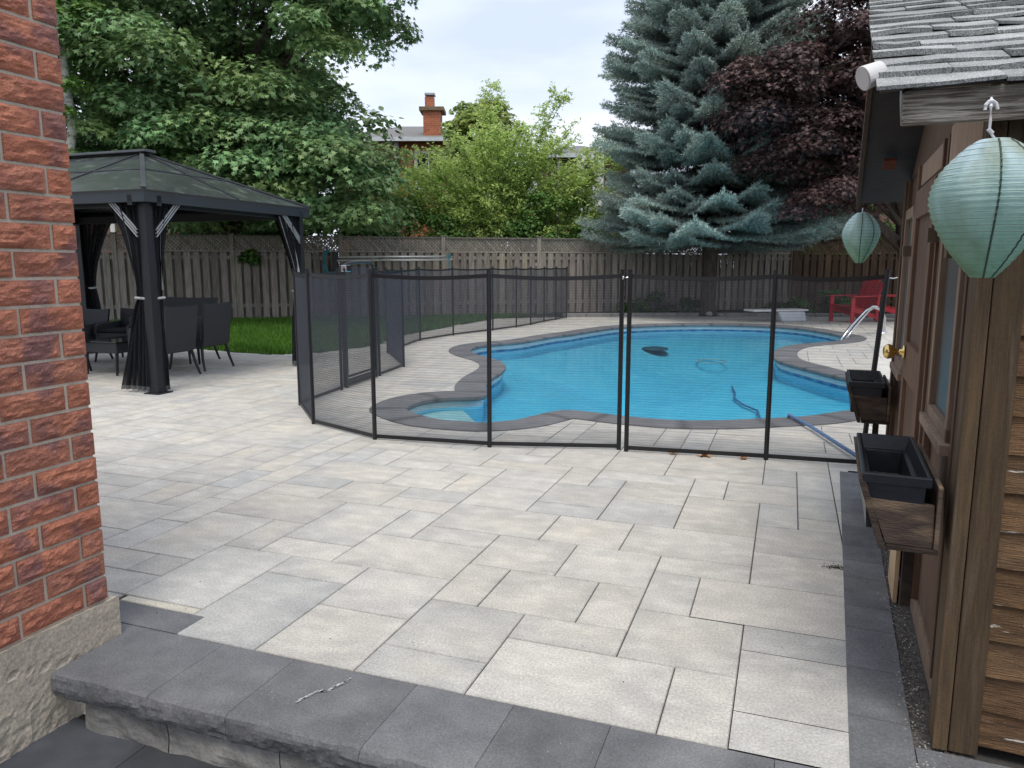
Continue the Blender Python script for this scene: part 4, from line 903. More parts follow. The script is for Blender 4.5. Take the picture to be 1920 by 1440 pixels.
def curtain(u, v, dv, top, tie, bot, zt=1.93, ztie=.98, zb=.03, outw=None, light=True):
    o = P(u, v) + outw * .03; b = MB(); lb = MB(); hb = MB(); nz, ns = 44, 36; ow = outw
    def W(z):
        if z > ztie: t = (z - ztie) / (zt - ztie); return tie + (top - tie) * t ** 1.7
        t = (ztie - z) / (ztie - zb); return tie + (bot - tie) * (t ** .75)
    vs = []
    for a in range(nz + 1):
        z = zb + (zt - zb) * a / nz; w_ = W(z)
        for k in range(ns + 1):
            s = k / ns; amp = .028 + .02 * (w_ / top); vs.append(o + dv * (.05 + w_ * s) + ow * (amp * math.sin(s * 34 + z * 1.1) + .012 * math.sin(z * 5 + s * 9)) + ZV * z)
    f = [(a * (ns + 1) + k, a * (ns + 1) + k + 1, (a + 1) * (ns + 1) + k + 1, (a + 1) * (ns + 1) + k) for a in range(nz) for k in range(ns)]
    hem = [x for i, x in enumerate(f) if i < ns * 1.2]; 
    b.add(vs, f[ns:]); cu = b.build('curtain', M_['curtain'], gz, smooth=True)
    hb.add(vs[:(ns + 1) * 3], f[:ns * 1]); hb.build('hem', M_['hem'], cu, smooth=True)
    if light:
        a0 = int(nz * .55); vv = []; 
        for a in range(a0, nz + 1):
            z = zb + (zt - zb) * a / nz; w_ = W(z); p = vs[a * (ns + 1) + ns]; q_ = .10 * ((a - a0) / (nz - a0)) + .015; vv += [p + ow * .03, p - dv * q_ + ow * .075]
        lb.add(vv, [(2 * i, 2 * i + 1, 2 * i + 3, 2 * i + 2) for i in range(nz - a0)]); lb.build('lining', M_['hemlight'], cu)
    tb = MB(); tb.tube([o + dv * .0 + ZV * ztie, o + dv * (.06 + tie) + ow * .05 + ZV * (ztie + .01), o + dv * (.06 + tie) - ow * .05 + ZV * ztie, o + ZV * ztie], .014, 6); tb.build('tie_back', M_['hemlight'], cu)
curtain(GU0, GV0, -V2, .38, .07, .38, outw=-U2); curtain(GU0, GV0, U2, .26, .03, .05, outw=V2)
curtain(GU1, GV0, -U2, .34, .06, .22, outw=V2); curtain(GU1, GV0, -V2, .3, .05, .1, outw=U2, light=False)
curtain(GU1, GV1, V2, .55, .10, .3, outw=U2, light=False); curtain(GU0, GV1, V2, .4, .08, .3, outw=-U2, light=False)

# ---------------------------------------------------------------- rattan furniture
def chair(width=.56, back=.84, name='rattan_chair', label='', cat='chair', group='black rattan garden chairs under the gazebo', loc=(0, 0, 0), rz=0, arm=.60):
    r_ = empty(name, (0, 0, 0), label, cat, group); w2 = width / 2
    b = MB(); vs = []; nx, nz = 10, 10
    for face in (0, 1):
        for a in range(nx + 1):
            for c in range(nz + 1):
                t = a / nx * 2 - 1; h = c / nz; fl = 1 + .06 * h
                vs.append((w2 * t * fl, -.25 - .07 * h - .02 * math.cos(t * 1.5) - (.035 if face else 0), .31 + (back - .31) * h + .012 * (t * t) * h))
    m = (nx + 1) * (nz + 1)
    q_ = [(a * (nz + 1) + c, (a + 1) * (nz + 1) + c, (a + 1) * (nz + 1) + c + 1, a * (nz + 1) + c + 1) for a in range(nx) for c in range(nz)]
    f = [tuple(reversed(x)) for x in q_] + [tuple(m + i for i in x) for x in q_]
    for a in range(nx): f += [(a * (nz + 1) + nz, (a + 1) * (nz + 1) + nz, m + (a + 1) * (nz + 1) + nz, m + a * (nz + 1) + nz), (a * (nz + 1), m + a * (nz + 1), m + (a + 1) * (nz + 1), (a + 1) * (nz + 1))]
    for c in range(nz): f += [(c, c + 1, m + c + 1, m + c), (nx * (nz + 1) + c, m + nx * (nz + 1) + c, m + nx * (nz + 1) + c + 1, nx * (nz + 1) + c + 1)]
    b.add(vs, f); b.build('backrest', M_['rattan'], r_)
    b = MB(); b.par((-w2, -.25, .29), (width, 0, 0), (0, .50, 0), (0, 0, .11)); b.build('seat', M_['rattan'], r_, bevel=.012)
    b = MB(); b.par((-w2 + .02, -.24, .40), (width - .04, 0, 0), (0, .48, 0), (0, 0, .05)); b.build('cushion', M_['cushion'], r_, bevel=.02)
    for s in (-1, 1):
        b = MB(); x = s * w2; b.prism([(x - .025, -.27, .38), (x - .025, .25, .38), (x - .025, .24, arm - .02), (x - .025, .18, arm), (x - .025, -.29, arm + .02)], (.05, 0, 0)); b.build('armrest', M_['rattan'], r_, bevel=.01)
        for y, dy in ((-.24, -.075), (.22, .03)):
            b = MB(); b.tube([(s * (w2 - .02), y, .32), (s * (w2 + .005), y + dy * .4, .15), (s * (w2 + .03), y + dy, 0)], [.02, .017, .014], 8); b.build('leg', M_['black'], r_)
    return r_
ch = chair(width=.47, label='black woven chair seen from behind, just right of the near gazebo post'); ch.location = P(7.06, -7.04); ch.rotation_euler = (0, 0, R(70))
copy_tree(ch, P(7.80, -7.16), R(70), 'black woven chair seen from behind, farthest right next to the lawn')
copy_tree(ch, Vector((-5.62, 9.28, 0)), R(-112), 'black woven chair half hidden behind the brick corner, left of the coffee table')
lc = chair(width=.5, back=.70, label='low black woven chair at the far side of the table nearest the bricks', arm=.52); lc.location = (-6.02, 10.45, 0); lc.rotation_euler = (0, 0, R(165))
copy_tree(lc, Vector((-5.42, 10.55, 0)), R(170), 'low black woven chair between the coffee table and the two seat sofa')
sf = chair(width=.98, back=.86, name='rattan_loveseat', label='black woven two seat sofa standing behind the near gazebo post', cat='sofa', group=None, arm=.62); sf.location = P(8.3, -8.07); sf.rotation_euler = (0, 0, R(160))
tb_ = empty('coffee_table', (-4.85, 9.5, 0), 'low black woven coffee table with dark glass top under the gazebo', 'table')
tc_ = Vector((-4.85, 9.5, 0)); b = MB(); b.par(tc_ - U2 * .42 - V2 * .28 + ZV * .27, U2 * .84, V2 * .56, ZV * .13); b.build('apron', M_['rattan'], tb_, bevel=.01)
b = MB(); b.par(tc_ - U2 * .44 - V2 * .30 + ZV * .402, U2 * .88, V2 * .60, ZV * .008); b.build('glass_top', M_['tableglass'], tb_)
for su in (-1, 1):
    for sv in (-1, 1):
        b = MB(); o = tc_ + U2 * .38 * su + V2 * .24 * sv; b.tube([o + ZV * .28, o + U2 * .02 * su], [.022, .016], 8); b.build('leg', M_['black'], tb_)

# ---------------------------------------------------------------- red chairs
def adirondack(label):
    r_ = empty('adirondack_chair', (0, 0, 0), label, 'garden chair', 'red adirondack chairs by the pool'); R_ = M_['red']
    for s in (-1, 1):
        b = MB(); b.prism([(s * .27 - .0125, .42, .36), (s * .27 - .0125, -.42, .14), (s * .27 - .0125, -.50, .0), (s * .27 - .0125, -.38, .0), (s * .27 - .0125, -.30, .08), (s * .27 - .0125, .42, .25)], (.025, 0, 0)); b.build('side_rail', R_, r_)
        b = MB(); b.box(s * .305 - .0125, s * .305 + .0125, .36, .46, 0, .56); b.build('leg', R_, r_)
        b = MB(); x = s * .33; b.prism([(x - .07, .50, .57), (x + .07, .50, .57), (x + .075, .40, .57), (x + .05, -.34, .575), (x - .03, -.36, .575), (x - .06, .1, .57)], (0, 0, .022)); b.build('armrest', R_, r_, bevel=.006)
        b = MB(); b.bar((s * .30, -.31, .15), (s * .30, -.34, .60), .03, .07); b.build('arm_post', R_, r_)
    for k in range(7):
        b = MB(); y = .44 - k * .088; z = .365 - k * .022 - (.0 if k else .01); b.par((-.28, y - .04, z), (.56, 0, 0), (0, .08, .02), (0, 0, .02)); b.build('seat_slat', R_, r_, bevel=.004)
    for k in range(5):
        t = k - 2; top = 1.02 - .035 * t * t; b = MB(); x0 = t * .093; x1 = t * .125; w_ = .042
        b.add([(x0 - w_, -.17, .22), (x0 + w_, -.17, .22), (x1 + w_ * 1.35, -.47, top - .015 * abs(t)), (x1, -.475, top + .01), (x1 - w_ * 1.35, -.47, top - .015 * abs(t)),
               (x0 - w_, -.195, .22), (x0 + w_, -.195, .22), (x1 + w_ * 1.35, -.495, top - .015 * abs(t)), (x1, -.50, top + .01), (x1 - w_ * 1.35, -.495, top - .015 * abs(t))],
              [(0, 1, 2, 3, 4), (9, 8, 7, 6, 5), (0, 5, 6, 1), (1, 6, 7, 2), (2, 7, 8, 3), (3, 8, 9, 4), (4, 9, 5, 0)], random.uniform(.85, 1.1)); b.build('back_slat', R_, r_)
    for z, y in ((.60, -.345), (.30, -.23), (.86, -.455)):
        b = MB(); b.box(-.30, .30, y - .03, y - .005, z - .03, z + .03); b.build('back_rail', R_, r_)
    return r_
ad = adirondack('red slatted garden chair facing the pool left of the leaning fence post'); c = G(1603, 603); ad.location = (c[0], c[1], 0); ad.rotation_euler = (0, 0, R(112)); ad.scale = (1.04,) * 3
c = G(1684, 602); copy_tree(ad, Vector((c[0], c[1], 0)), R(75), 'second red slatted garden chair mostly hidden behind the shed and handrail')
# stones in bed
q = random.Random(6)
for k, (px, py, s_) in enumerate([(1330, 583, .16), (1352, 585, .10), (1560, 588, .12)]):
    c = AT(px, py, 19.4); b = MB(); pr_ = [(0, 0), (.7, .05), (1, .35), (.8, .7), (.4, .9), (0, 1)]
    b.lathe([(a * s_ * .6, z * s_ * .7) for a, z in pr_], (c.x, c.y, .04), 12, q.uniform(.8, 1.2), lambda a, j: .2 * noise.noise(Vector((math.cos(a) * 2, math.sin(a) * 2, j + k * 9))))
    tag(b.build('garden_stone', M_['rock']), ['larger pale stone on the dark mulch bed left of the diving board', 'small pale stone beside the larger one on the mulch', 'pale stone in the mulch between the diving board and red chair'][k], 'stone', 'stones on the mulch bed')

# ================================================================ FOLIAGE
M_['branch'] = mat('thin_branch', (.16, .15, .09), (.10, .09, .06), rough=1, scale=8)
def frames(N, nrm, g):                       # tangent frames around given normals
    nrm = nrm / np.linalg.norm(nrm, axis=1, keepdims=True); r = g.normal(size=(N, 3)); t = np.cross(nrm, r); t /= np.linalg.norm(t, axis=1, keepdims=True); return t, np.cross(nrm, t), nrm
LEAF5 = (np.array([(0, 0, 0), (.28, .10, .04), (.55, .0, .05), (.30, .30, .03), (.38, .62, -.02), (.12, .48, .03), (0, .95, -.10), (-.12, .48, .03), (-.38, .62, -.02), (-.30, .30, .03), (-.55, .0, .05), (-.28, .10, .04), (0, .35, .06)], np.float64),
         [(12, i, (i + 1) % 12) for i in range(12)])
LEAF_MID = (np.array([(0, 0, 0), (.50, .12, .05), (.36, .62, 0), (0, .95, -.1), (-.36, .62, 0), (-.50, .12, .05)]), [(0, 1, 2), (0, 2, 3), (0, 3, 4), (0, 4, 5)])
LEAF_OV = (np.array([(0, 0, 0), (.22, .45, .04), (0, 1, -.04), (-.22, .45, .04)]), [(0, 1, 2), (0, 2, 3)])
def leaves(name, pos, nrm, size, tint, tpl, m, parent, g, droop=None):
    N = len(pos); t, bt, n = frames(N, nrm, g)
    if droop is not None:                    # leaf tips hang in this direction
        d = droop - n * (droop * n).sum(1, keepdims=True); bt = d / np.linalg.norm(d, axis=1, keepdims=True); t = np.cross(bt, n)
    tv, tf = tpl; V = pos[:, None, :] + size[:, None, None] * (tv[None, :, 0, None] * t[:, None, :] + tv[None, :, 1, None] * bt[:, None, :] + tv[None, :, 2, None] * n[:, None, :])
    return batch(name, V, len(tv), tf, tint, m, parent)
def clumps(g, C_, RAD, per, flat=.5, up=.75, shell=.72):
    C_ = np.array(C_); RAD = np.array(RAD); n = len(C_); N = n * per
    d = g.normal(size=(N, 3)); d /= np.linalg.norm(d, axis=1, keepdims=True); d[:, 2] = np.where(d[:, 2] < -.35, -d[:, 2], d[:, 2])
    r = shell + (1.08 - shell) * g.random(N) ** .7; r[g.random(N) < .2] *= .7
    rad = np.repeat(RAD, per); c = np.repeat(C_, per, axis=0); off = d * (r * rad)[:, None]; off[:, 2] *= flat
    # lumpy edge
    off *= (1 + .22 * np.sin(off[:, :1] * 7 + c[:, :1] * 3) * np.cos(off[:, 1:2] * 6 + c[:, 2:3] * 5))
    nrm = d * .55 + np.array([0, 0, up]) + g.normal(size=(N, 3)) * .38
    droop = d * np.array([1, 1, .2]) + np.array([0, 0, -.55]) + g.normal(size=(N, 3)) * .35
    return c + off, nrm, droop, np.arange(N) // per
def ell_points(g, n, c, r, k0=.55, zmin=None, zmax=None, front=True):
    o = []
    while len(o) < n:
        d = g.normal(size=3); d /= np.linalg.norm(d); q = c + np.array(r) * d * (k0 + (1 - k0) * g.random() ** .6)
        if front and d[1] > .55 and g.random() < .75: continue
        if zmin is not None and q[2] < zmin: continue
        if zmax is not None and q[2] > zmax and g.random() < .6: continue
        o.append(q)
    return o
def tintarr(g, N, cid, nc, lo=.7, hi=1.3, warm=.15):
    cg = g.uniform(.82, 1.22, nc)[cid]; b_ = g.uniform(lo, hi, N) * cg; w_ = g.uniform(-warm, warm, nc)[cid] * .6 + g.normal(0, warm * .3, N)
    return np.stack([b_ * (1 + w_), b_, b_ * (1 - w_ * .6)], 1)
def limb_tree(name, label, base, trunk_r, fork_z, targets, m, group=None, lean=(0, 0), h=None):
    r_ = empty(name, (base[0], base[1], 0), label, 'tree', group); b = MB(); q = random.Random(hash(name) % 1000 + len(targets)); bx, by = base[0], base[1]
    fk = Vector((bx + lean[0], by + lean[1], fork_z)); top = h or max(t[2] for t in targets)
    b.tube([(bx, by, -.05), (bx + lean[0] * .2, by + lean[1] * .2, .35), (bx + lean[0] * .6, by + lean[1] * .6, fork_z * .6), fk, (fk.x + lean[0] * .5, fk.y + lean[1] * .5, (fork_z + top) / 2), (fk.x + lean[0], fk.y + lean[1], top * .92)],
           [trunk_r * 1.35, trunk_r * 1.05, trunk_r * .9, trunk_r * .8, trunk_r * .45, trunk_r * .1], 12); b.build('trunk', m, r_, smooth=True)
    b = MB()
    for t in targets:
        t = Vector(t); s = Vector((fk.x, fk.y, min(max(fork_z * .8, t.z - (t - fk).length * .45), top * .85))); mid = s.lerp(t, .5) + Vector((q.uniform(-.2, .2), q.uniform(-.2, .2), .25)); L = (t - s).length
        b.tube([s, mid, t], [.02 + .018 * L, .014 + .009 * L, .006], 6)
    b.build('limbs', m, r_, smooth=True); return r_

# ---- green maple beyond the gazebo
g = np.random.default_rng(3)
C1 = ell_points(g, 190, np.array((-7.0, 18.3, 6.6)), (5.0, 3.4, 4.9), .62, zmin=2.3, zmax=10)
C1 += ell_points(g, 26, np.array((-3.9, 16.6, 3.0)), (1.35, 1.0, 1.0), .3)
C1 += ell_points(g, 30, np.array((-3.75, 17.6, 7.2)), (1.1, 1.4, 1.9), .3)
C1 += ell_points(g, 40, np.array((-9.3, 16.8, 5.0)), (2.6, 1.6, 2.8), .5, zmin=2.6)
C1 += ell_points(g, 34, np.array((-6.6, 16.0, 3.6)), (3.0, 1.0, 1.2), .3, zmin=2.55)
C1 += ell_points(g, 70, np.array((-6.8, 18.9, 5.8)), (3.8, 1.6, 3.8), .1)
C1 = [c for c in C1 if not (c[0] > -2.45) and not (3.6 < c[2] < 6.3 and c[0] > -3.9 + (c[1] - 17.5) * -.2)]
mr = limb_tree('maple_tree', 'large dense green maple tree spreading over the fence behind the gazebo', (-7.3, 19.9), .22, 2.8, [tuple(c) for c in C1[::5]], M_['bark'], h=9.5)
P_, Nn, D_, cid = clumps(g, C1, g.uniform(.5, .95, len(C1)), 400, flat=.55)
leaves('crown', P_, Nn, g.uniform(.08, .165, len(P_)), tintarr(g, len(P_), cid, len(C1), .7, 1.35, .2), LEAF5, M_['maple'], mr, g, D_)
# ---- purple maple at right
C2 = ell_points(g, 80, np.array((6.75, 16.9, 4.7)), (2.15, 1.8, 2.5), .55, zmin=2.3)
C2 += ell_points(g, 50, np.array((8.3, 17.4, 6.3)), (2.1, 1.8, 2.6), .5)
C2 += ell_points(g, 12, np.array((5.2, 16.6, 5.0)), (.7, .6, .5), .2)
C2 += ell_points(g, 24, np.array((8.4, 17.2, 3.6)), (1.4, 1.3, 1.3), .4, zmin=2.4)
C2 += ell_points(g, 24, np.array((7.3, 17.9, 4.6)), (1.8, .8, 2.0), .1)
C2 = [c for c in C2 if not (c[2] > 5.3 and c[0] < 5.75 + (c[2] - 5.4) * .8)]
pr = limb_tree('purple_maple', 'dark purple leaved maple beside the shed in front of the blue spruce', (9.9, 18.6), .16, 1.9, [tuple(c) for c in C2[::5]], M_['bark'], lean=(-.6, -.2), h=7.6)
P_, Nn, D_, cid = clumps(g, C2, g.uniform(.42, .78, len(C2)), 480, flat=.6)
leaves('crown', P_, Nn, g.uniform(.065, .125, len(P_)), tintarr(g, len(P_), cid, len(C2), .6, 1.5, .2), LEAF5, M_['purple'], pr, g, D_)

# ---- blue spruce
sx, sy = 5.15, 20.0
spr = empty('spruce_tree', (sx, sy, 0), 'tall blue green spruce tree with layered drooping boughs by the back fence', 'tree')
b = MB(); b.tube([(sx, sy, -.05), (sx, sy, .3), (sx + .03, sy, 4), (sx, sy, 14.5)], [.27, .21, .17, .03], 12); b.build('trunk', M_['bark'], spr, smooth=True)
q = random.Random(12); SP = []; SD_ = []; ST = []; bb = MB()
z = 2.08; lay = 0
while z < 12.5:
    Rz = 3.72 * (1 - (z - 2) / 17) * q.uniform(.86, 1.06); nb = 13 if z < 9 else 8; a0 = q.uniform(0, 6.28)
    for k in range(nb):
        az = a0 + 2 * math.pi * k / nb + q.uniform(-.25, .25); L = Rz * q.uniform(.78, 1.04)
        if math.sin(az) > .6 and z > 3 and q.random() < .5: continue
        if math.cos(az) < -.5 and 2.9 < z < 4.1: L *= .84
        dx, dy = math.cos(az), math.sin(az); z0 = z + q.uniform(-.12, .12); dr = q.uniform(.03, .12) if z < 3 else q.uniform(.06, .18) if z < 6 else q.uniform(.02, .14)
        def bp(t): return np.array((sx + dx * L * t, sy + dy * L * t, z0 - dr * L * math.sin(t * 2.3) * .75 + .10 * L * t ** 3 * .6))
        bb.tube([bp(t) for t in (0, .25, .5, .75, .97)], [.035, .028, .02, .012, .005], 5, cap=False)
        ns = int(L / .08); g0 = q.uniform(.75, 1.25); side = np.array((-dy, dx, 0))
        for j in range(ns):
            t = .22 + .78 * (j + q.random() * .6) / ns
            if t > 1: continue
            for sg in (-1, 1, 0):
                tl = (.95 * (1 - t) ** .75 * L * .30 + .20) * q.uniform(.7, 1.15); 
                if sg == 0: tl = .16; dirv = np.array((dx * .4, dy * .4, .75))
                else: dirv = side * sg * .8 + np.array((dx, dy, 0)) * .62
                dirv = dirv / np.linalg.norm(dirv); p0 = bp(t); mseg = max(2, int(tl / .055))
                for s in range(mseg):
                    f = (s + .5) / mseg; p = p0 + dirv * tl * f + np.array((0, 0, -.16 * f * f * tl + q.uniform(-.015, .015)))
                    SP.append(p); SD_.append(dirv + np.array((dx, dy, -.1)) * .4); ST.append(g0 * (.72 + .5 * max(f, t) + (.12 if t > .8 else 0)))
    z += .27 if z < 9 else .34; lay += 1
bb.build('boughs', M_['bark'], spr)
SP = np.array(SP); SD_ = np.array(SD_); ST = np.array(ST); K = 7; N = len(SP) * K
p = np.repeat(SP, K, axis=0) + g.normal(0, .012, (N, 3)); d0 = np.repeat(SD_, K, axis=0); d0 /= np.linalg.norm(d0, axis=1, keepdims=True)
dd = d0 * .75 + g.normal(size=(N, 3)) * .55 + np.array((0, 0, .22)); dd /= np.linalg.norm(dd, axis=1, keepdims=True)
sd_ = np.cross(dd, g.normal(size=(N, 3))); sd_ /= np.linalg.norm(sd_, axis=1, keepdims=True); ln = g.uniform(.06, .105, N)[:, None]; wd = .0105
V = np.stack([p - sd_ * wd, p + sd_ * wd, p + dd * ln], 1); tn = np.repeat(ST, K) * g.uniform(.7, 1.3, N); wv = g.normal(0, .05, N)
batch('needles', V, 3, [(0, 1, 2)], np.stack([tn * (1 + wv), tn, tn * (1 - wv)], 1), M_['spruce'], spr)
print('spruce tris', N)

# ---- loose light green tree behind the fence
lt = empty('feathery_tree', (-.4, 22.9, 0), 'loose light green feathery tree with thin arching branches behind the fence', 'tree')
q = random.Random(31); tw = MB(); LP = []; LD = []; bxx, byy = -.5, 22.9
tips = [(-4.0, 3.9), (-3.6, 4.4), (-3.0, 4.5), (-2.3, 4.6), (-1.6, 5.0), (-1.0, 5.4), (-.6, 6.7), (-.2, 5.5), (.35, 5.3), (1.5, 6.2), (1.0, 5.0), (1.8, 5.3), (2.6, 4.9), (-4.5, 3.6), (-2.9, 4.2), (3.6, 4.0), (3.2, 4.5), (3.4, 3.0), (2.2, 3.8), (2.9, 4.9), (-4.1, 3.4), (-3.2, 3.5), (3.0, 3.6), (2.0, 4.4), (-2.4, 4.6), (-1.3, 5.2), (.2, 5.4), (1.2, 4.8), (0.0, 4.2), (-3.4, 2.7), (2.6, 2.8), (-1.9, 3.4), (1.8, 3.3), (-.8, 3.1), (.8, 3.2)]
def bez(a, m, c, t): return a * (1 - t) ** 2 + m * 2 * t * (1 - t) + c * t * t
for ii, (tx, tz) in enumerate(tips * 3):
    if ii >= len(tips) * 2 and q.random() < .35: continue
    a = Vector((bxx + q.uniform(-.5, .5), byy + q.uniform(-.3, .3), q.uniform(.9, 1.9))); c = Vector((tx + q.uniform(-.3, .3), byy + q.uniform(-1.2, .9), tz + q.uniform(-.3, .15))); m = a.lerp(c, .5) + Vector((-(tx - bxx) * .12, 0, .5))
    pts = [bez(a, m, c, t / 8) for t in range(9)]; L = (c - a).length; tw.tube(pts, [.024 - .0026 * k for k in range(9)], 5, cap=False)
    for k in range(int(L * 13)):
        t = q.uniform(.25, 1.0); s = bez(a, m, c, t); dv = Vector((q.uniform(-1, 1), q.uniform(-1, 1), q.uniform(-.35, .8))).normalized(); sl_ = q.uniform(.3, .75) * (1.15 - t * .6)
        e1 = s + dv * sl_ + Vector((0, 0, -.10)); tw.tube([s, s.lerp(e1, .5) + Vector((0, 0, .03)), e1], [.006, .004, .002], 4, cap=False)
        for j in range(int(sl_ * 38)):
            f = (j + 1) / (sl_ * 38); LP.append(s.lerp(e1, f) + Vector((q.gauss(0, .035), q.gauss(0, .035), q.gauss(0, .03)))); LD.append(dv)
    for j in range(int(L * 5)):
        t = .55 + .45 * q.random(); LP.append(bez(a, m, c, t) + Vector((q.gauss(0, .05), q.gauss(0, .05), q.gauss(0, .05)))); LD.append(Vector((0, 0, 1)))
tw.build('branches', M_['branch'], lt)
LP = np.array([tuple(v) for v in LP]); LD = np.array([tuple(v) for v in LD]); N = len(LP); print('light leaves', N)
leaves('leaves', LP, g.normal(size=(N, 3)) * .6 + np.array((0, -.25, .8)), g.uniform(.075, .135, N), tintarr(g, N, np.zeros(N, int), 1, .65, 1.35, .15), LEAF_OV, M_['locust'], lt, g)
def bush(name, label, c, r, n, per, m, size=(.06, .11), tpl=LEAF_MID, cat='shrub', group=None, zmin=.2, rad=(.3, .55), stem=None, tone=1.0, seed=1):
    gg = np.random.default_rng(seed); cs = ell_points(gg, n, np.array(c), r, .45, zmin=zmin, front=False)
    rt = empty(name, (c[0], c[1], 0), label, cat, group); P_, Nn, D_, cid = clumps(gg, cs, gg.uniform(*rad, len(cs)), per, flat=.7)
    leaves('leaves', P_, Nn, gg.uniform(*size, len(P_)), tintarr(gg, len(P_), cid, len(cs), .65, 1.35, .15) * tone, tpl, m, rt, gg, D_)
    b = MB()
    for k in cs[::max(1, len(cs) // 14)]: b.tube([(c[0], c[1], 0), tuple((np.array((c[0], c[1], 0)) + k) / 2 + np.array((0, 0, .1))), tuple(k)], [.03 + .012 * c[2], .02, .008], 6)
    if name != 'fence_vine': b.build('trunk', M_['bark'], rt)
    return rt
bush('round_tree', 'dense rounded green tree top rising beside the brick chimney', (-1.3, 29.5, 5.6), (1.15, 1.1, 1.9), 40, 230, M_['locust'], (.11, .18), cat='tree', zmin=3.2, rad=(.4, .7), tone=.72, seed=2)
bush('hedge_shrub', 'dark green shrub behind the fence below the maple edge', (-4.5, 21.6, 1.9), (1.3, .7, 1.3), 30, 220, M_['hedge'], seed=3, tone=.7, group='shrubs beyond the fence')
bush('hedge_shrub', 'mid green shrub under the feathery tree left of the capped post', (-2.7, 21.9, 1.9), (1.1, .6, 1.2), 26, 220, M_['hedge'], seed=4, tone=.85, group='shrubs beyond the fence')
bush('hedge_shrub', 'mid green shrub under the right side of the feathery tree', (1.2, 22.4, 2.1), (1.6, .6, 1.2), 34, 220, M_['hedge'], seed=5, tone=.9, group='shrubs beyond the fence')
bush('hedge_shrub', 'bright yellow green shrub at the left foot of the spruce beyond the fence', (3.2, 23.0, 1.9), (1.2, .7, 1.3), 34, 240, M_['locust'], (.07, .12), seed=6, tone=1.1, group='shrubs beyond the fence')
bush('hedge_shrub', 'dark shrub row seen through the spruce trunk gap', (5.8, 23.8, 1.8), (2.6, .6, 1.4), 40, 200, M_['hedge'], seed=7, tone=.45, group='shrubs beyond the fence')
bush('hedge_shrub', 'dark green shrub behind the brown fence beside the shed', (9.6, 23.6, 2.3), (2.6, .8, 1.8), 46, 220, M_['hedge'], seed=8, tone=.6, group='shrubs beyond the fence')
bush('hedge_shrub', 'leafy green shrub beyond the fence seen under the gazebo roof', (-8.0, 21.6, 2.0), (2.9, .7, 1.2), 50, 200, M_['hedge'], seed=9, tone=.55, group='shrubs beyond the fence')
bush('distant_tree', 'deep green tree mass behind the purple maple', (9.5, 25.5, 5.2), (3.2, 1.5, 3.9), 80, 200, M_['hedge'], (.12, .2), cat='tree', zmin=1.2, rad=(.6, 1.0), tone=.5, seed=10)
bush('distant_tree', 'dark tree filling the gap behind the lower maple crown', (-8.5, 24.5, 4.6), (4.2, 1.5, 3.6), 90, 200, M_['maple'], (.14, .22), cat='tree', zmin=1.2, rad=(.6, 1.0), tone=.7, seed=11)
vn = bush('fence_vine', 'small dark green vine hanging over the fence lattice right of the gazebo chairs', tuple(AT(466, 482, fy(-6.1) - .12)), (.20, .05, .26), 9, 90, M_['hedge'], (.05, .09), cat='vine', rad=(.08, .16), tone=.7, seed=12)
for k, (px, py, w_, h_, tn, lab) in enumerate([(1205, 572, .30, .30, .5, 'low dark plant against the fence right of the gate posts'), (1240, 565, .35, .5, .5, 'taller dark leafy plant against the fence behind the pool'), (1290, 574, .3, .3, .45, 'small dark plant left of the spruce trunk'), (1180, 578, .18, .2, .7, 'tiny green plant at the left end of the mulch bed'),
                                        (1500, 578, .40, .30, .8, 'pale leaved hosta on the mulch behind the diving board'), (1545, 560, .55, .5, .6, 'bushy green plant left of the red chair'), (1590, 566, .3, .3, .8, 'green plant just behind the red chair arm'), (1460, 572, .3, .25, .5, 'low dark plant behind the diving board')]):
    c = AT(px, 585, 20.6 if px < 1400 else 20.3); bush('bed_plant', lab, (c.x, c.y, h_ * .6), (w_, .25, h_ * .8), 9, 60, M_['hedge'], (.07, .14), tpl=LEAF_OV, cat='plant', group='plants in the mulch bed', zmin=.08, rad=(.1, .2), tone=tn, seed=20 + k)
# ---- birch at the left
bt = empty('birch_tree', (-9.1, 15.4, 0), 'white barked birch trunk rising above the gazebo roof at the brick corner', 'tree'); b = MB()
b.tube([(-9.15, 15.4, -.05), tuple(AT(128, 300, 15.4)), tuple(AT(136, 245, 15.4)), tuple(AT(118, 100, 15.4)), tuple(AT(128, -60, 15.4))], [.12, .09, .085, .07, .045], 10); b.build('trunk', M_['birch'], bt, smooth=True)
b = MB(); b.tube([tuple(AT(122, 110, 15.4)), tuple(AT(150, 66, 15.3)), tuple(AT(166, 40, 15.2))], [.045, .03, .02], 8); b.build('limb', M_['birch'], bt, smooth=True)
cs = [tuple(AT(x_, y_, 15.0)) for x_, y_ in ((120, 30), (150, 60), (110, 0), (170, 20), (130, 160), (110, 210))]; P_, Nn, D_, cid = clumps(g, cs, g.uniform(.3, .5, len(cs)), 160)
leaves('crown', P_, Nn, g.uniform(.07, .11, len(P_)), tintarr(g, len(P_), cid, len(cs)), LEAF_MID, M_['hedge'], bt, g, D_)

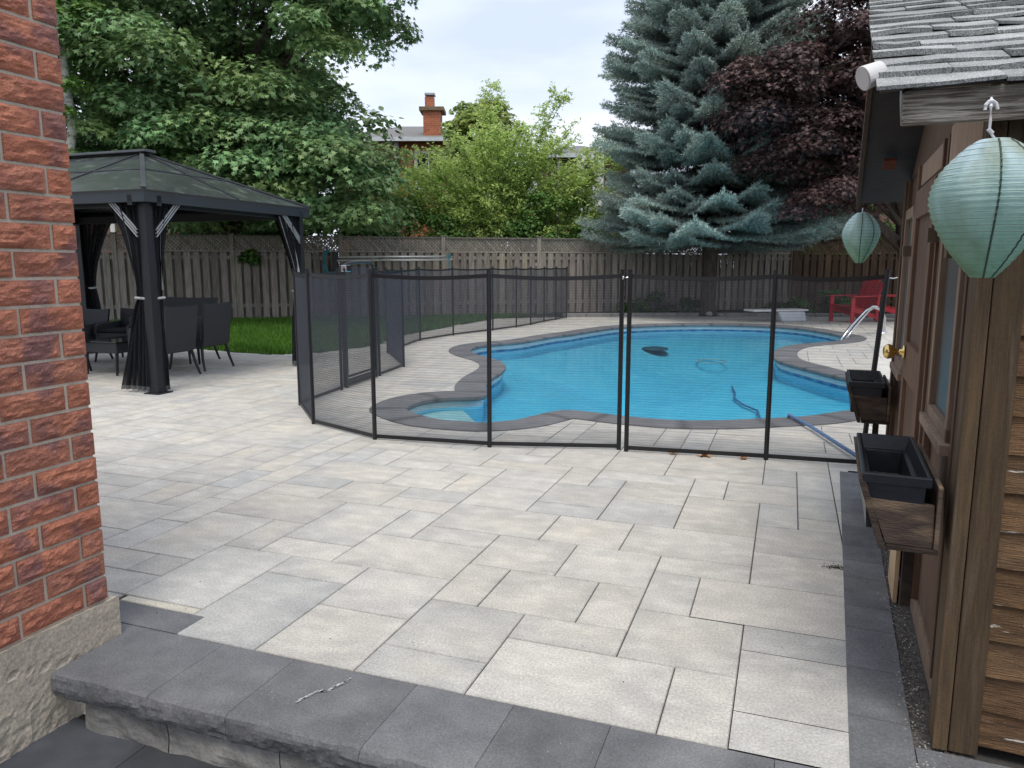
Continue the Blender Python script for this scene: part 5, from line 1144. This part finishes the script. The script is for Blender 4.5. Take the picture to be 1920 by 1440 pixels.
# ================================================================ HOUSES BEYOND
def far_house(name, label, x0, x1, y, ze, zr, depth, mw, inset=1.6):
    h = empty(name, ((x0 + x1) / 2, y, 0), label, 'house', 'brick houses beyond the trees'); b = MB(); b.box(x0, x1, y, y + depth, 0, ze); b.build('wall', mw, h)
    b = MB(); o = .45; a = [(x0 - o, y - o, ze - .02), (x1 + o, y - o, ze - .02), (x1 + o, y + depth + o, ze - .02), (x0 - o, y + depth + o, ze - .02), (x0 + inset, y + depth / 2, zr), (x1 - inset, y + depth / 2, zr)]
    b.add(a, [(0, 1, 5, 4), (2, 3, 4, 5), (1, 2, 5), (3, 0, 4), (3, 2, 1, 0)]); rf = b.build('roof', M_['rooffar'], h)
    b = MB(); b.box(x0 - o - .06, x1 + o + .06, y - o - .08, y - o + .02, ze - .16, ze + .0); b.build('gutter', M_['whiteboard'], h)
    return h, rf
def far_window(h, x0, x1, y, z0, z1, dv=1):
    b = MB(); b.box(x0 - .1, x1 + .1, y - .08, y + .02, z0 - .1, z1 + .1); w_ = b.build('window', M_['white'], h)
    for k in range(dv):
        a = x0 + (x1 - x0) * k / dv + .03; c = x0 + (x1 - x0) * (k + 1) / dv - .03; b = MB(); b.box(a, c, y - .095, y - .078, z0, z1); b.build('pane', M_['glass'], w_)
M_['farbrick1'] = mat('orange_brick_wall', (.46, .15, .075), (.36, .115, .06), rough=.9, scale=14, stretch=(1, 1, 3))
M_['farbrick2'] = mat('brown_brick_wall', (.24, .12, .09), (.17, .085, .065), rough=.9, scale=14, stretch=(1, 1, 3))
def bricks_bump(m):
    t = m.node_tree; L = t.links.new; bsdf = [n for n in t.nodes if n.type == 'BSDF_PRINCIPLED'][0]; old = bsdf.inputs['Base Color'].links[0].from_socket
    tcn = nd(t, 'ShaderNodeTexCoord'); mpn = nd(t, 'ShaderNodeMapping'); mpn.inputs['Rotation'].default_value = (R(90), 0, 0); L(tcn.outputs['Object'], mpn.inputs[0])
    bk = nd(t, 'ShaderNodeTexBrick'); bk.inputs['Scale'].default_value = 1; bk.inputs['Brick Width'].default_value = .26; bk.inputs['Row Height'].default_value = .0865; bk.inputs['Mortar Size'].default_value = .008
    bk.inputs['Color1'].default_value = (1, 1, 1, 1); bk.inputs['Color2'].default_value = (.7, .66, .66, 1); bk.inputs['Mortar'].default_value = (.95, 1.5, 1.9, 1); L(mpn.outputs[0], bk.inputs[0])
    mm = nd(t, 'ShaderNodeMix', data_type='RGBA', blend_type='MULTIPLY'); mm.inputs[0].default_value = 1; L(old, mm.inputs[6]); L(bk.outputs[0], mm.inputs[7]); L(mm.outputs[2], bsdf.inputs['Base Color'])
for k in ('farbrick1', 'farbrick2', 'brickplain'): bricks_bump(M_[k])
h1, rf1 = far_house('neighbour_house', 'orange brick house with grey roof and tall chimney behind the feathery tree', -7.4, -1.6, 33, 6.55, 7.75, 8, M_['farbrick1'], 2.2)
b = MB(); cx = AT(811, 240, 33.6).x; b.box(cx - .36, cx + .36, 33.3, 34.3, 6.4, 7.75); b.box(cx - .52, cx + .52, 33.2, 34.4, 7.75, 7.9, (.5, 1.0, 1.1)); b.box(cx - .30, cx + .08, 33.5, 33.9, 7.9, 8.35, 1.1); b.build('chimney', M_['farbrick1'], rf1)
b = MB(); b.box(cx - .30, cx + .12, 33.45, 33.95, 8.42, 8.5); b.tube([(cx - .22, 33.7, 8.3), (cx - .22, 33.7, 8.45)], .02); b.tube([(cx + .02, 33.7, 8.3), (cx + .02, 33.7, 8.45)], .02); b.build('chimney_cap', M_['bracebar'], rf1)
far_window(h1, AT(776, 0, 33).x, AT(822, 0, 33).x, 33, 4.6, 5.95, 2); far_window(h1, -6.4, -5.4, 33, 4.4, 5.7, 2)
b = MB(); b.box(AT(737, 0, 33).x - .09, AT(737, 0, 33).x + .09, 32.88, 33.0, .3, 6.4); b.build('downspout', M_['white'], h1)
h2, rf2 = far_house('neighbour_house', 'brown brick house with white bay window beside the spruce', 1.35, 5.2, 34.5, 6.1, 7.1, 8, M_['farbrick2'], 1.8)
b = MB(); bx0 = AT(1086, 0, 34).x; b.box(bx0, bx0 + 1.15, 33.9, 34.5, 3.2, 6.0); b.build('bay', M_['white'], h2)
far_window(h2, bx0 + .28, bx0 + .7, 33.9, 4.5, 5.6, 1); 
b = MB(); b.box(AT(1050, 0, 34.4).x - .05, AT(1050, 0, 34.4).x + .05, 34.35, 34.5, .3, 6.0); b.build('downspout', M_['white'], h2)
h3, rf3 = far_house('neighbour_house', 'pale brown house glimpsed beyond the fence under the gazebo roof at the left', -19, -10.6, 27.5, 5.2, 6.6, 8, M_['farbrick2'], 2.2)
b = MB(); xg = AT(178, 0, 27.4).x; b.box(xg - .08, xg + .08, 27.35, 27.5, .3, 5); b.build('downspout', M_['white'], h3)
h4, rf4 = far_house('neighbour_house', 'brick house hidden behind the purple maple and shed', 11.5, 20, 31, 5.5, 7, 8, M_['farbrick2'], 2.2)

# ================================================================ SMALL MARKS AND GRIT
q = random.Random(77)
def grains(name, m, n, where, r0, r1, label):
    b = MB()
    for _ in range(n):
        p = where(); r_ = q.uniform(r0, r1); a = q.uniform(0, 3); vs = [p + Vector((r_ * math.cos(a + k * 1.57) * q.uniform(.6, 1.3), r_ * math.sin(a + k * 1.57) * q.uniform(.6, 1.3), 0)) for k in range(4)] + [p + ZV * r_ * .7]
        b.add(vs, [(0, 1, 4), (1, 2, 4), (2, 3, 4), (3, 0, 4)], q.uniform(.5, 1.6))
    tag(b.build(name, m), label, 'grit', kind='stuff')
def along(): 
    s = q.uniform(-.25, 2.6); return S(s, -.04 + q.gauss(0, .018) + .03 * (q.random() < .4), .003)
grains('loose_grit', M_['rock'], 900, along, .0012, .0042, 'scattered pale grit along the foot of the shed')
dc = Vector((*G(1568, 1064), .0012))
grains('crumbled_dirt', M_['soil'], 170, lambda: dc + Vector((q.gauss(0, .028), q.gauss(0, .014), 0)), .0015, .005, 'small patch of crumbled brown dirt on the paving by the dark border')
grains('patio_grit', M_['gravel'], 320, lambda: P(q.uniform(2.05, 8), q.uniform(-8, .1), .0012), .0012, .0034, 'tiny dark specks scattered over the pale paving')
grains('step_grit', M_['rock'], 220, lambda: P(q.uniform(1.68, 2.0), q.uniform(-2.1, .9), .0012), .0008, .0022, 'tiny pale specks on the dark step')
b = MB(); pts = [Vector((*G(x, y), .0040)) for x, y in ((562, 1316), (580, 1306), (600, 1298), (615, 1296), (632, 1288), (646, 1281), (655, 1276))]
for i in range(len(pts) - 1):
    for k in range(9):
        p = pts[i].lerp(pts[i + 1], q.random()) + Vector((q.gauss(0, .003), q.gauss(0, .003), 0)); l_ = q.uniform(.003, .012); w_ = q.uniform(.0008, .0025); d = (pts[i + 1] - pts[i]).normalized(); n_ = Vector((-d.y, d.x, 0)); b.add([p - d * l_ - n_ * w_, p + d * l_ - n_ * w_, p + d * l_ + n_ * w_, p - d * l_ + n_ * w_], [(0, 1, 2, 3)], q.uniform(.6, 1.1))
o = b.build('chalky_scuff', M_['white'], st)
